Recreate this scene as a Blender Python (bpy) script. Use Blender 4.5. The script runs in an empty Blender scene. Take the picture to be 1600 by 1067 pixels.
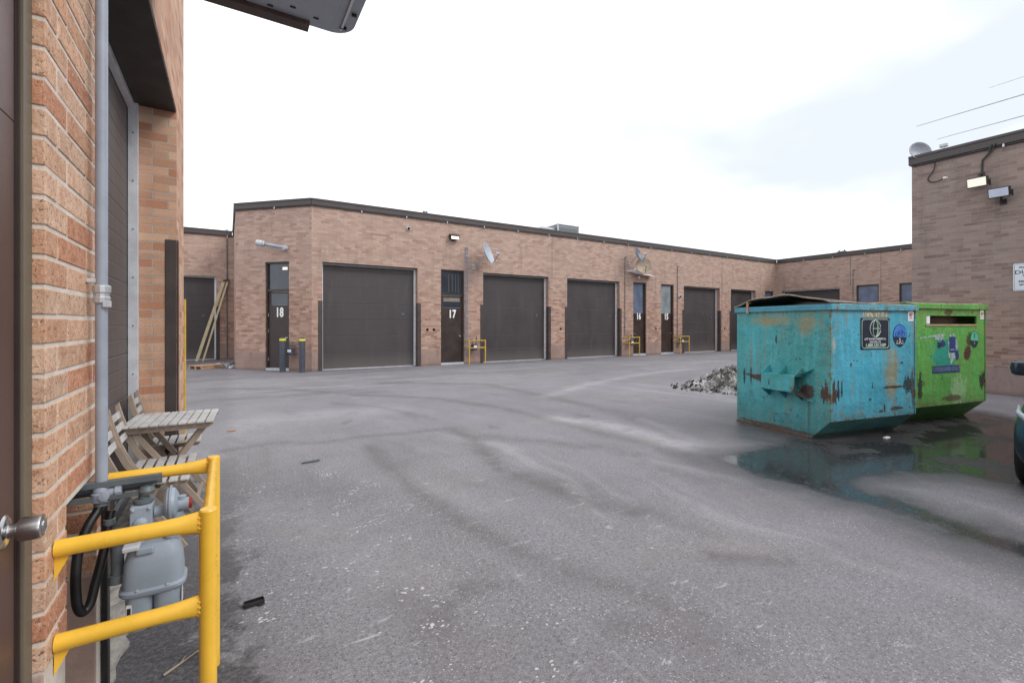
import bpy, bmesh, math, random
from math import sin, cos, pi, radians, sqrt
from mathutils import Vector, Matrix
random.seed(7)
S = bpy.context.scene
COL = S.collection
# ------------------------------------------------------------------ camera
cam_d = bpy.data.cameras.new("camera"); cam = bpy.data.objects.new("camera", cam_d); COL.objects.link(cam)
cam.location = (0, 0, 1.45); cam.rotation_euler = (radians(90), 0, radians(-31.6))
cam_d.sensor_width = 36.0; cam_d.lens = 723.0/1600*36; cam_d.shift_y = -26.5/1600
cam_d.clip_start = 0.05; cam_d.clip_end = 2000
S.camera = cam
# ------------------------------------------------------------------ light
SUN_EL, SUN_AZ = radians(42), radians(140)     # azimuth clockwise from +Y
sd = Vector((sin(SUN_AZ)*cos(SUN_EL), cos(SUN_AZ)*cos(SUN_EL), sin(SUN_EL)))
sun_d = bpy.data.lights.new("sun", 'SUN'); sun = bpy.data.objects.new("sun", sun_d); COL.objects.link(sun)
sun.rotation_euler = sd.to_track_quat('Z', 'Y').to_euler(); sun.location = (0, 0, 30)
sun_d.energy = 1.25; sun_d.angle = radians(28); sun_d.color = (1.0, .96, .90)
W = bpy.data.worlds.new("World"); S.world = W; W.use_nodes = True
S.view_settings.view_transform = 'Standard'; S.view_settings.look = 'None'
S.view_settings.exposure = 0.42; S.view_settings.gamma = 1.0

class NT:
    def __init__(s, tree): s.t = tree; tree.nodes.clear()
    def n(s, typ, ins=None, **kw):
        nd = s.t.nodes.new(typ)
        for k, v in kw.items(): setattr(nd, k, v)
        for k, v in (ins or {}).items():
            if isinstance(v, bpy.types.NodeSocket): s.t.links.new(v, nd.inputs[k])
            else: nd.inputs[k].default_value = v
        return nd
    def math(s, op, a, b=0.0, c=0.0, clamp=False):
        return s.n('ShaderNodeMath', {0: a, 1: b, 2: c}, operation=op, use_clamp=clamp).outputs[0]
    def vec(s, x, y, z): return s.n('ShaderNodeCombineXYZ', {0: x, 1: y, 2: z}).outputs[0]
    def sep(s, v):
        o = s.n('ShaderNodeSeparateXYZ', {0: v}).outputs; return o[0], o[1], o[2]
    def mul(s, v, x, y, z): return s.n('ShaderNodeVectorMath', {0: v, 1: (x, y, z)}, operation='MULTIPLY').outputs[0]
    def noise(s, v, scale, detail=4, rough=.6, dist=0.0, col=False):
        nd = s.n('ShaderNodeTexNoise', {'Vector': v, 'Scale': scale, 'Detail': detail, 'Roughness': rough, 'Distortion': dist})
        return nd.outputs[1 if col else 0]
    def ramp(s, f, lo, hi, a=0.0, b=1.0):
        return s.n('ShaderNodeMapRange', {0: f, 1: lo, 2: hi, 3: a, 4: b}, interpolation_type='SMOOTHSTEP').outputs[0]
    def mix(s, f, a, b, mode='MIX'):
        nd = s.n('ShaderNodeMix', data_type='RGBA', blend_type=mode)
        for i, v in ((0, f), (6, a), (7, b)):
            if isinstance(v, bpy.types.NodeSocket): s.t.links.new(v, nd.inputs[i])
            else: nd.inputs[i].default_value = v if i == 0 else (v[0], v[1], v[2], 1)
        return nd.outputs[2]
    def colramp(s, f, stops, mode='LINEAR'):
        nd = s.n('ShaderNodeValToRGB', {0: f}); cr = nd.color_ramp; cr.interpolation = mode
        while len(cr.elements) < len(stops): cr.elements.new(.5)
        for e, (p, c) in zip(cr.elements, stops): e.position = p; e.color = (c[0], c[1], c[2], 1)
        return nd.outputs[0]
    def bump(s, hgt, strength=.3, dist=.01, normal=None):
        ins = {'Height': hgt, 'Strength': strength, 'Distance': dist}
        if normal is not None: ins['Normal'] = normal
        return s.n('ShaderNodeBump', ins).outputs[0]
    def out(s, **ins):
        m = {'col': 'Base Color', 'rough': 'Roughness', 'metal': 'Metallic', 'nrm': 'Normal', 'spec': 'Specular IOR Level', 'emit': 'Emission Color', 'es': 'Emission Strength', 'coat': 'Coat Weight', 'alpha': 'Alpha'}
        d = {}
        for k, v in ins.items():
            if k in ('col', 'emit') and not isinstance(v, bpy.types.NodeSocket): v = (v[0], v[1], v[2], 1)
            d[m[k]] = v
        p = s.n('ShaderNodeBsdfPrincipled', d)
        o = s.n('ShaderNodeOutputMaterial'); s.t.links.new(p.outputs[0], o.inputs[0])

# sky : Nishita daylight under a bright broken overcast
w = NT(W.node_tree)
tc = w.n('ShaderNodeTexCoord').outputs['Generated']
sky = w.n('ShaderNodeTexSky', sky_type='NISHITA', sun_disc=False, sun_elevation=SUN_EL, sun_rotation=SUN_AZ).outputs[0]
x, y, z = w.sep(tc)
zz = w.math('ADD', w.math('MAXIMUM', z, 0.0), .18)
pl = w.vec(w.math('DIVIDE', x, zz), w.math('DIVIDE', y, zz), 0.0)
rot = w.n('ShaderNodeVectorRotate', {'Vector': pl, 'Angle': radians(-20)}, rotation_type='Z_AXIS').outputs[0]
cl = w.noise(w.mul(rot, .8, 1.0, 1), 1.0, 4, .5, .3)
side = w.math('MULTIPLY', w.ramp(w.math('ADD', w.math('MULTIPLY', x, .85), w.math('MULTIPLY', y, -.10)), .15, .65), w.ramp(z, .04, .22))
patch = w.math('MULTIPLY', w.ramp(cl, .30, .60), side)
cloud = w.mix(patch, (10.4, 10.5, 10.8), (6.1, 6.45, 6.95))
tot = w.mix(.88, sky, cloud)
bg = w.n('ShaderNodeBackground', {0: tot, 1: .115})
wo = w.n('ShaderNodeOutputWorld'); w.t.links.new(bg.outputs[0], wo.inputs[0])

# ------------------------------------------------------------------ mesh builder
class MB:
    def __init__(s): s.v = []; s.f = []; s.m = []; s.c = []; s.M = None; s.cc = None
    def add(s, pts, faces, mi=0):
        b = len(s.v)
        for p in pts:
            p = Vector(p)
            if s.M is not None: p = s.M @ p
            s.v.append(p)
        for f in faces:
            s.f.append([b+i for i in f]); s.m.append(mi); s.c.append(s.cc)
        return s
    def box(s, x0, x1, y0, y1, z0, z1, mi=0):
        return s.add([(x0,y0,z0),(x1,y0,z0),(x1,y1,z0),(x0,y1,z0),(x0,y0,z1),(x1,y0,z1),(x1,y1,z1),(x0,y1,z1)],
              [(0,3,2,1),(4,5,6,7),(0,1,5,4),(1,2,6,5),(2,3,7,6),(3,0,4,7)], mi)
    def bar(s, p, q, w, t, up=(0,0,1), mi=0):
        p = Vector(p); q = Vector(q); d = (q-p).normalized(); u = Vector(up)
        sx = d.cross(u)
        if sx.length < 1e-4: sx = d.cross(Vector((1,0,0)))
        sx.normalize(); uu = sx.cross(d).normalized(); a = sx*w/2; b = uu*t/2
        pts = [p-a-b, p+a-b, p+a+b, p-a+b, q-a-b, q+a-b, q+a+b, q-a+b]
        return s.add(pts, [(0,1,2,3),(7,6,5,4),(0,4,5,1),(1,5,6,2),(2,6,7,3),(3,7,4,0)], mi)
    def tube(s, path, r, seg=12, caps=True, mi=0, flat=None):
        P = [Vector(p) for p in path]; n = len(P); R = r if isinstance(r, (list, tuple)) else [r]*n
        pts = []; faces = []; pu = None
        for i, p in enumerate(P):
            d = (P[min(i+1, n-1)] - P[max(i-1, 0)]).normalized()
            if pu is None: pu = d.orthogonal().normalized() if abs(d.z) > .9 else Vector((0,0,1))
            sx = d.cross(pu)
            if sx.length < 1e-5: sx = d.orthogonal()
            sx.normalize(); up = sx.cross(d).normalized(); pu = up
            fa, fb = flat[i] if flat else (1, 1)
            for k in range(seg):
                a = 2*pi*k/seg; pts.append(p + sx*cos(a)*R[i]*fa + up*sin(a)*R[i]*fb)
        for i in range(n-1):
            for k in range(seg):
                k2 = (k+1) % seg; faces.append((i*seg+k, i*seg+k2, (i+1)*seg+k2, (i+1)*seg+k))
        if caps: faces.append(tuple(range(seg-1, -1, -1))); faces.append(tuple((n-1)*seg+k for k in range(seg)))
        return s.add(pts, faces, mi)
    def prism(s, poly, a0, a1, axis='y', mi=0):
        n = len(poly)
        def P(u, v, a): return {'y': (u, a, v), 'x': (a, u, v), 'z': (u, v, a)}[axis]
        pts = [P(u, v, a0) for u, v in poly] + [P(u, v, a1) for u, v in poly]
        return s.add(pts, [tuple(range(n)), tuple(range(2*n-1, n-1, -1))] + [(i, i+n, (i+1) % n+n, (i+1) % n) for i in range(n)], mi)
    def lathe(s, prof, seg=20, M=None, mi=0):
        o = s.M; s.M = (o @ M) if (o is not None and M is not None) else (M if M is not None else o)
        pts = []; faces = []; n = len(prof)
        for r, zz in prof:
            for k in range(seg): a = 2*pi*k/seg; pts.append((r*cos(a), r*sin(a), zz))
        for i in range(n-1):
            for k in range(seg): k2 = (k+1) % seg; faces.append((i*seg+k, i*seg+k2, (i+1)*seg+k2, (i+1)*seg+k))
        s.add(pts, faces, mi); s.M = o; return s
    def build(s, name, mat, parent=None, smooth=False, bevel=0, subsurf=0, offset=None, bseg=2):
        me = bpy.data.meshes.new(name); off = Vector(offset) if offset else Vector((0,0,0))
        me.from_pydata([tuple(p-off) for p in s.v], [], s.f)
        for mm in (mat if isinstance(mat, (list, tuple)) else [mat]): me.materials.append(mm)
        me.polygons.foreach_set('material_index', s.m)
        bm = bmesh.new(); bm.from_mesh(me); bmesh.ops.recalc_face_normals(bm, faces=bm.faces[:])
        bm.to_mesh(me); bm.free()
        uv = me.uv_layers.new(name='UVMap')
        for p in me.polygons:
            n = p.normal
            for li in p.loop_indices:
                c = me.vertices[me.loops[li].vertex_index].co + off
                if abs(n.z) > .8: uv.data[li].uv = (c.x, c.y)
                else:
                    l = sqrt(n.x*n.x+n.y*n.y); uv.data[li].uv = ((-n.y*c.x+n.x*c.y)/l, c.z)
        if any(c is not None for c in s.c):
            at = me.color_attributes.new('bc', 'FLOAT_COLOR', 'CORNER')
            for p, c in zip(me.polygons, s.c):
                for li in p.loop_indices: at.data[li].color = (c[0], c[1], c[2], 1) if c else (1,1,1,1)
        if smooth: me.polygons.foreach_set('use_smooth', [True]*len(me.polygons))
        o = bpy.data.objects.new(name, me); COL.objects.link(o)
        if parent is not None: o.parent = parent
        if bevel:
            b = o.modifiers.new('bevel', 'BEVEL'); b.width = bevel; b.segments = bseg; b.limit_method = 'ANGLE'; b.angle_limit = radians(35)
        if subsurf:
            b = o.modifiers.new('sub', 'SUBSURF'); b.levels = b.render_levels = subsurf
        if smooth and not subsurf: me.set_sharp_from_angle(angle=radians(38))
        return o

def tag(o, label=None, cat=None, group=None, kind=None):
    if label: o['label'] = label
    if cat: o['category'] = cat
    if group: o['group'] = group
    if kind: o['kind'] = kind
    return o
def thing(name, label, cat, loc=(0,0,0), rz=0, group=None):
    o = bpy.data.objects.new(name, None); COL.objects.link(o); o.location = loc; o.rotation_euler = (0, 0, rz)
    o.empty_display_size = .2
    return tag(o, label, cat, group)
def copy_tree(o, parent=None, loc=None, rz=None):
    c = o.copy(); COL.objects.link(c)
    if parent is not None: c.parent = parent
    if loc is not None: c.location = loc
    if rz is not None: c.rotation_euler = (0, 0, rz)
    for ch in list(o.children): copy_tree(ch, c)
    return c
def text(name, body, size, mat, parent, M, ext=.0015, offset=0, sx=1.0, align='CENTER', shear=0, spacing=1):
    cu = bpy.data.curves.new(name, 'FONT'); cu.body = body; cu.size = size; cu.extrude = ext; cu.offset = offset
    cu.align_x = align; cu.align_y = 'CENTER'; cu.shear = shear; cu.space_character = spacing; cu.resolution_u = 3
    t = bpy.data.objects.new(name, cu); COL.objects.link(t)
    me = bpy.data.meshes.new_from_object(t.evaluated_get(bpy.context.evaluated_depsgraph_get()))
    bpy.data.objects.remove(t); bpy.data.curves.remove(cu)
    me.transform(M @ Matrix.Diagonal((sx, 1, 1, 1))); me.name = name; me.materials.clear(); me.materials.append(mat)
    o = bpy.data.objects.new(name, me); COL.objects.link(o); o.parent = parent
    return o

# ------------------------------------------------------------------ materials
def newmat(name):
    m = bpy.data.materials.new(name); m.use_nodes = True; return m, NT(m.node_tree)
def mat(name, col, rough=.6, metal=0.0, var=.18, scale=6, bump=.08, bscale=60, spec=.5, dirt=None, dirtamt=.5, emit=None, es=0):
    m, t = newmat(name); o = t.n('ShaderNodeTexCoord').outputs['Object']
    n1 = t.noise(o, scale, 5, .6); n2 = t.noise(o, bscale, 3, .6)
    c = t.mix(t.ramp(n1, .3, .7), [k*(1-var) for k in col], [min(1, k*(1+var)) for k in col])
    if dirt:
        n3 = t.noise(t.mul(o, 1, 1, .35), scale*.8, 6, .7)
        c = t.mix(t.math('MULTIPLY', t.ramp(n3, .5, .72), dirtamt), c, dirt)
    r = t.ramp(n1, .25, .75, max(.02, rough-.1), min(1, rough+.1))
    kw = dict(col=c, rough=r, metal=metal, spec=spec)
    if bump: kw['nrm'] = t.bump(n2, bump, .01)
    if emit: kw['emit'] = emit; kw['es'] = es
    t.out(**kw); return m

def brick_mat(name, pal, mortar, base_col, base_top=.571, lowred=.0, bumps=.5, bw=.2265, bh=.0755, upper=None, splitz=3.42, patchy=.35):
    m, t = newmat(name); uv = t.n('ShaderNodeUVMap').outputs[0]
    u, v, _ = t.sep(uv)
    jit = t.noise(uv, 9, 2, .5, col=True)
    uvj = t.n('ShaderNodeVectorMath', {0: uv, 1: t.mul(jit, .006, .004, 0)}, operation='ADD').outputs[0]
    b = t.n('ShaderNodeTexBrick', {'Vector': uvj, 'Color1': (0,0,0,1), 'Color2': (1,1,1,1), 'Mortar': (.5,.5,.5,1), 'Scale': 1.0,
            'Mortar Size': .005, 'Mortar Smooth': .25, 'Bias': 0.0, 'Brick Width': bw, 'Row Height': bh})
    rnd = b.outputs[0]; mo = b.outputs[1]
    big = t.noise(uv, .9, 4, .6); fine = t.noise(uv, 70, 4, .7)
    sel = t.math('ADD', t.math('MULTIPLY', rnd, .62), t.math('MULTIPLY', big, .38))
    n = len(pal); col = t.colramp(sel, [(.12+.76*i/(n-1), c) for i, c in enumerate(pal)])
    if upper is not None:
        # the masons changed to a greyer blend of brick higher up
        up = t.ramp(t.math('ADD', v, t.math('MULTIPLY', t.math('SUBTRACT', t.noise(uv, 1.6, 3, .6), .5), 1.4)), splitz-1.3, splitz-.1)
        nu = len(upper); col = t.mix(up, col, t.colramp(sel, [(.1+.8*i/(nu-1), c) for i, c in enumerate(upper)]))
    col = t.mix(t.ramp(fine, .3, .75, .0, .38), col, [k*.55 for k in pal[0]])
    # single dark and pale bricks, in patches
    b2 = t.n('ShaderNodeTexBrick', {'Vector': uvj, 'Color1': (0,0,0,1), 'Color2': (1,1,1,1), 'Mortar': (.5,.5,.5,1), 'Scale': 1.0, 'Mortar Size': .0, 'Bias': -.0, 'Brick Width': bw, 'Row Height': bh})
    rn2 = t.math('FRACT', t.math('MULTIPLY', b2.outputs[0], 7.31))
    pm = t.ramp(t.noise(t.mul(uv, .55, 1.6, 1), 1.5, 4, .6), .44, .58)
    col = t.mix(t.math('MULTIPLY', t.math('MULTIPLY', t.math('LESS_THAN', rn2, .30), pm), .34), col, [k*.70 for k in pal[0]])
    col = t.mix(t.math('MULTIPLY', t.math('GREATER_THAN', rn2, .72), .25), col, [min(1, k*1.18) for k in pal[-1]])
    hb = t.noise(t.mul(uv, .5, 5.0, 1), 2.4, 5, .7); col = t.mix(t.ramp(hb, .50, .66, 0, patchy), col, (.33,.27,.245))
    # weather streaks and soot
    st = t.noise(t.mul(uv, 3.0, .35, 1), 1.2, 6, .65)
    col = t.mix(t.ramp(st, .50, .80, 0, .45), col, (.11, .085, .085))
    eff = t.noise(uv, 2.3, 5, .7)
    col = t.mix(t.ramp(eff, .60, .82, 0, .35), col, (.50, .42, .38))
    mcol = t.mix(t.ramp(t.noise(uv, 5, 4, .6), .3, .7), [k*.75 for k in mortar], mortar)
    col = t.mix(mo, col, mcol)
    # parged block foundation
    bn = t.noise(uv, 1.7, 5, .65); bn2 = t.noise(t.mul(uv, 1, .25, 1), 5, 5, .7)
    bc = t.mix(t.ramp(bn, .3, .7), [k*.85 for k in base_col], [k*1.12 for k in base_col])
    bc = t.mix(t.ramp(bn2, .5, .78, 0, .5), bc, [k*.45 for k in base_col])
    bc = t.mix(t.ramp(v, .0, .12, .55, 0), bc, (.10, .085, .08))
    isb = t.math('LESS_THAN', v, base_top)
    fc = t.mix(isb, col, bc)
    hgt = t.math('ADD', t.math('MULTIPLY', t.math('SUBTRACT', 1.0, mo), .8), t.math('MULTIPLY', fine, .35))
    hgt = t.mix(isb, hgt, t.math('MULTIPLY', fine, .4))
    t.out(col=fc, rough=.88, nrm=t.bump(hgt, bumps, .008), spec=.25)
    return m

PAL_FAR = [(.29,.165,.125), (.385,.235,.18), (.45,.285,.22), (.50,.335,.26), (.54,.38,.30)]
PAL_FARU = [(.42,.285,.23), (.465,.325,.265), (.50,.36,.295), (.53,.39,.325)]
PAL_R = [(.17,.10,.085), (.25,.155,.13), (.30,.20,.165), (.34,.235,.195)]
PAL_RU = [(.24,.185,.165), (.28,.22,.195), (.31,.25,.22), (.335,.265,.23)]
PAL_N = [(.46,.19,.11), (.58,.29,.18), (.66,.385,.25), (.69,.44,.30), (.72,.49,.35)]
M_brick = brick_mat('brick_tan_weathered', PAL_FAR, (.39,.30,.265), (.33,.235,.20), upper=PAL_FARU)
M_brickR = brick_mat('brick_grey_brown', PAL_R, (.33,.285,.26), (.24,.18,.165), upper=PAL_RU, splitz=2.7, patchy=.8)
M_brickB = brick_mat('brick_mauve', [tuple(k*.85 for k in c) for c in PAL_FAR], (.38,.32,.30), (.28,.2,.175), upper=[tuple(k*.86 for k in c) for c in PAL_FARU])
M_brickN = brick_mat('brick_orange', PAL_N, (.55,.48,.42), (.40,.29,.24), bumps=.6, upper=PAL_N)

def nearbrick():
    m, t = newmat('brick_wirecut_orange'); o = t.n('ShaderNodeTexCoord').outputs['Object']
    a = t.n('ShaderNodeAttribute', attribute_name='bc').outputs[0]
    f = t.noise(t.mul(o, 1, 1, 1), 95, 5, .7, .8); g = t.noise(o, 22, 4, .6); k = t.noise(t.mul(o, 1, 1, .4), 160, 3, .6)
    c = t.mix(t.ramp(g, .35, .7, 0, .5), a, t.mix(1.0, a, (.62,.42,.32), 'MULTIPLY'))
    c = t.mix(t.ramp(f, .54, .64, 0, .85), c, (.17,.085,.05))
    c = t.mix(t.ramp(k, .56, .70, 0, .65), c, (.80,.68,.56))
    h = t.math('ADD', t.math('MULTIPLY', f, -1.0), t.math('MULTIPLY', g, .8))
    t.out(col=c, rough=.9, nrm=t.bump(h, .75, .006), spec=.2); return m
M_near = nearbrick()
def mortar():
    m, t = newmat('mortar'); o = t.n('ShaderNodeTexCoord').outputs['Object']
    f = t.noise(o, 120, 4, .7); g = t.noise(o, 8, 4, .6)
    t.out(col=t.mix(t.ramp(g, .3, .7), (.60,.53,.46), (.76,.69,.61)), rough=.95, nrm=t.bump(f, .6, .004)); return m
M_mortar = mortar()
M_dbrown = mat('door_brown_paint', (.060,.046,.045), .5, var=.12, scale=2, bump=.03, dirt=(.11,.09,.085), dirtamt=.4)
M_entry = mat('entry_door_brown', (.040,.027,.023), .38, var=.15, scale=3, bump=.02)
M_guard = mat('guard_brown_steel', (.055,.042,.040), .5, var=.2, scale=6, bump=.05, dirt=(.14,.09,.07), dirtamt=.4)
M_cap = mat('cap_flashing_brown', (.055,.045,.045), .42, var=.15, scale=1.5, bump=.04)
M_roof = mat('roof_gravel', (.22,.21,.2), .95, var=.3, scale=3, bump=.5)
M_soffit = mat('lintel_dark_steel', (.030,.026,.026), .6, var=.15, scale=5, bump=.04)
M_galv = mat('galvanised_steel', (.50,.52,.55), .38, .55, var=.12, scale=12, bump=.03)
M_grail = mat('track_light_metal', (.66,.68,.72), .4, .1, var=.1, scale=9, bump=.02)
M_cond = mat('pipe_grey_paint', (.30,.34,.41), .42, var=.12, scale=5, bump=.03, dirt=(.2,.2,.2), dirtamt=.35)
M_black = mat('black_rubber', (.012,.012,.013), .38, var=.3, scale=20, bump=.1)
M_blackp = mat('black_plastic', (.018,.018,.02), .45, var=.3, scale=8, bump=.05)
M_white = mat('white_paint', (.78,.78,.78), .5, var=.05, scale=6, bump=.02)
M_lgrey = mat('light_grey_metal', (.50,.53,.57), .5, .1, var=.1, scale=7, bump=.03, dirt=(.25,.22,.2), dirtamt=.4)
M_yellow = mat('yellow_enamel', (.86,.51,.05), .33, var=.06, scale=9, bump=.05, bscale=25, dirt=(.45,.26,.05), dirtamt=.35)
M_yellowd = mat('yellow_dull', (.55,.36,.06), .5, var=.15, scale=9, bump=.04, dirt=(.2,.13,.06), dirtamt=.5)
M_meter = mat('meter_grey_enamel', (.30,.36,.43), .42, var=.07, scale=7, bump=.02, dirt=(.22,.25,.27), dirtamt=.3)
M_dpipe = mat('dark_grey_pipe', (.10,.125,.14), .45, var=.2, scale=10, bump=.06, dirt=(.25,.25,.25), dirtamt=.4)
M_red = mat('red_cap', (.35,.03,.03), .5)
M_wood = mat('weathered_wood', (.32,.25,.20), .8, var=.2, scale=5, bump=.3, bscale=40, dirt=(.22,.16,.11), dirtamt=.5)
M_woodt = mat('bleached_wood_slat', (.50,.49,.48), .8, var=.15, scale=9, bump=.35, bscale=50, dirt=(.3,.27,.24), dirtamt=.6)
M_lumber = mat('lumber_yellow', (.50,.43,.28), .7, var=.15, scale=4, bump=.15, dirt=(.3,.24,.14), dirtamt=.5)
M_pallet = mat('pallet_wood', (.42,.27,.17), .8, var=.2, scale=4, bump=.2, dirt=(.2,.13,.09), dirtamt=.5)
M_bollard = mat('bollard_slate', (.055,.064,.088), .5, var=.15, scale=6, bump=.05, dirt=(.14,.1,.1), dirtamt=.4)
M_steel = mat('brushed_steel', (.55,.55,.55), .22, 1.0, var=.05, scale=4, bump=.02, bscale=200)
M_taupe = mat('frame_taupe', (.150,.120,.085), .5, var=.12, scale=3, bump=.04)
M_sill = mat('concrete_sill', (.33,.31,.28), .9, var=.25, scale=12, bump=.6, bscale=70, dirt=(.12,.11,.1), dirtamt=.7)
M_num = mat('white_vinyl', (.85,.85,.85), .5, var=.02, bump=0)
M_dish = mat('dish_grey', (.40,.44,.50), .45, .1, var=.08, scale=4, bump=.02, dirt=(.25,.25,.26), dirtamt=.3)
M_lit = mat('lit_lens', (.8,.78,.7), .4, var=.02, bump=0, emit=(1,.93,.76), es=.35)
M_lens = mat('frosted_lens', (.55,.62,.75), .25, var=.05, bump=0)
M_hvac = mat('hvac_grey', (.20,.21,.23), .5, var=.15, scale=3, bump=.05)
M_conc = mat('curb_concrete', (.3,.29,.27), .9, var=.2, scale=6, bump=.4)
def glass(name, col, rough=.08, spec=.7):
    m, t = newmat(name); o = t.n('ShaderNodeTexCoord').outputs['Object']
    c = t.mix(t.ramp(t.noise(o, 2.2, 3, .5), .35, .65), [k*.8 for k in col], [k*1.15 for k in col])
    t.out(col=c, rough=rough, spec=spec, nrm=t.bump(t.noise(o, 1.3, 2, .5), .05, .05)); return m
M_glassd = glass('glass_dark', (.035,.045,.065))
M_glassb = glass('glass_reflection_blue', (.12,.155,.23), .2)  # bright blue reflection put into the pane's base colour
M_glassp = glass('glass_pale', (.22,.26,.28), .2)
M_cur = mat('pale_blind', (.24,.21,.17), .7, bump=0)

def panel_door_mat(name, col, pitch=.53, groove=.10, amp=.5):
    m, t = newmat(name); uv = t.n('ShaderNodeUVMap').outputs[0]; u, v, _ = t.sep(uv)
    def line(p, wd):
        fr = t.math('FRACT', t.math('DIVIDE', v, p)); d = t.math('ABSOLUTE', t.math('SUBTRACT', fr, .5))
        return t.ramp(d, .5-wd/p, .5)
    major = line(pitch, .010); minor = line(groove, .008)
    n = t.noise(t.mul(uv, 1, .5, 1), 1.6, 5, .6); f = t.noise(uv, 120, 2, .5)
    c = t.mix(t.ramp(n, .3, .7), [k*.86 for k in col], [k*1.14 for k in col])
    orr = t.n('ShaderNodeObjectInfo').outputs['Random']; c = t.mix(t.ramp(orr, 0, 1, 0, .30), c, (.085,.075,.075))
    c = t.mix(t.ramp(t.noise(t.mul(uv, 3, .4, 1), 1.5, 5, .7), .5, .75, 0, .35), c, (.10,.09,.09))
    c = t.mix(t.ramp(v, .0, .6, .5, 0), c, (.16,.14,.135))
    c = t.mix(t.ramp(t.noise(uv, 14, 4, .75), .68, .76, 0, .5), c, (.28,.26,.26))
    h = t.math('SUBTRACT', 1.0, t.math('ADD', major, t.math('MULTIPLY', minor, amp)))
    t.out(col=c, rough=t.ramp(n, .3, .7, .42, .6), nrm=t.bump(t.math('ADD', h, t.math('MULTIPLY', f, .04)), .6, .012)); return m
M_gdoor = panel_door_mat('garage_door_brown', (.042,.035,.037), amp=.2)
M_gdoorN = panel_door_mat('garage_door_near', (.105,.088,.083), .60, .12, .8)

# ------------------------------------------------------------------ ground
PUD = [(4.40,3.27),(4.29,2.72),(4.31,2.31),(4.36,1.91),(4.37,1.52),(4.20,1.16),(4.14,.80),(4.10,.2),(4.1,-1),(4.4,-1),(4.56,.2),(4.56,.83),(4.62,.98),(4.68,1.25),(4.78,1.56),(4.86,1.90),
       (5.10,1.96),(5.6,1.80),(5.98,1.52),(6.1,1.13),(6.3,.5),(8.6,.4),(9.2,1.5),(10.2,1.9),(10.6,2.5),(9.2,2.95),(8.0,2.75),(6.4,2.80),(6.17,3.2),(5.34,3.09),(4.87,3.19)]
def sdist(px, py):
    d = 1e9; ins = False; n = len(PUD)
    for i in range(n):
        ax, ay = PUD[i]; bx, by = PUD[(i+1) % n]
        ex, ey = bx-ax, by-ay; wx, wy = px-ax, py-ay
        k = max(0, min(1, (wx*ex+wy*ey)/(ex*ex+ey*ey))); qx, qy = wx-ex*k, wy-ey*k
        d = min(d, qx*qx+qy*qy)
        if (ay > py) != (by > py) and px < (bx-ax)*(py-ay)/(by-ay)+ax: ins = not ins
    d = sqrt(d); return -d if ins else d
def axis(lo, hi, dl, dh, step):
    a = [lo, lo/2 if lo < -60 else lo+1]
    v = lo; out = []
    far = [lo, -120, -60, -30, -15, -8]; out = [q for q in far if q < dl-1]
    q = dl
    while q <= dh: out.append(round(q, 4)); q += step
    out += [q for q in [dh+1, dh+3, dh+7, dh+15, dh+30, 80, 150, hi] if q > out[-1]]
    return out
xs = axis(-400, 400, -1.6, 11.2, .07); ys = axis(-400, 400, -1.2, 15.4, .07)
verts = [(a, b, 0) for b in ys for a in xs]; nx = len(xs)
me = bpy.data.meshes.new('ground'); me.from_pydata(verts, [], [(j*nx+i, j*nx+i+1, (j+1)*nx+i+1, (j+1)*nx+i) for j in range(len(ys)-1) for i in range(nx-1)])
at = me.attributes.new('pud', 'FLOAT', 'POINT')
at.data.foreach_set('value', [max(-1, min(1.5, sdist(a, b))) if (3 < a < 12 and -2 < b < 5) else 1.5 for a, b, _ in verts])
# wheel marks and scuffed lanes traced on the ground : distance to polylines, stored per vertex
TRD = [([(2.65,5.92),(2.68,5.38),(2.49,4.68),(2.35,3.95),(2.46,3.35),(2.55,2.86),(2.72,2.53)], 0.15, 0.80),
 ([(1.42,5.57),(1.42,4.91),(1.39,4.01),(1.45,3.31),(1.52,2.81),(1.59,2.51),(1.73,2.10),(1.88,1.75),(2.01,1.45)], 0.11, 0.60),
 ([(-0.06,6.26),(0.50,6.35),(0.97,6.06),(1.45,6.14),(2.08,6.00),(2.80,5.92)], 0.09, 0.55),
 ([(-0.31,12.50),(1.16,11.47),(2.30,9.78),(3.49,8.56),(4.10,6.87),(4.18,5.07),(4.35,4.05),(4.22,3.05)], 0.17, 0.60),
 ([(-0.26,10.59),(0.48,10.41),(1.04,10.35),(1.90,10.33),(2.88,9.95)], 0.20, 0.50),
 ([(3.32,11.48),(5.38,9.93),(5.49,7.05),(5.41,5.59),(5.11,4.41)], 0.18, 0.50),
 ([(1.66,8.99),(2.34,8.10),(2.71,6.65)], 0.12, 0.50),
 ([(2.62,3.46),(2.74,2.91),(2.80,2.48),(2.84,1.95)], 0.10, 0.40),
 ([(2.60,1.81),(2.76,1.68),(2.93,1.53)], 0.07, 0.90),
 ([(2.75,5.42),(3.34,4.67),(3.81,4.04),(3.74,2.98),(3.81,2.43),(3.90,1.95)], 0.20, 0.50),
 ([(5.62,5.80),(5.29,4.79),(4.82,3.95)], 0.08, 0.50),
 ([(0.77,2.43),(0.84,2.06)], 0.12, 0.40),
 ([(1.60,1.65),(1.79,1.47),(2.02,1.20)], 0.12, 0.45),
 ([(2.00,1.86),(2.12,1.61),(2.33,1.31)], 0.09, 0.35)]
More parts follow.
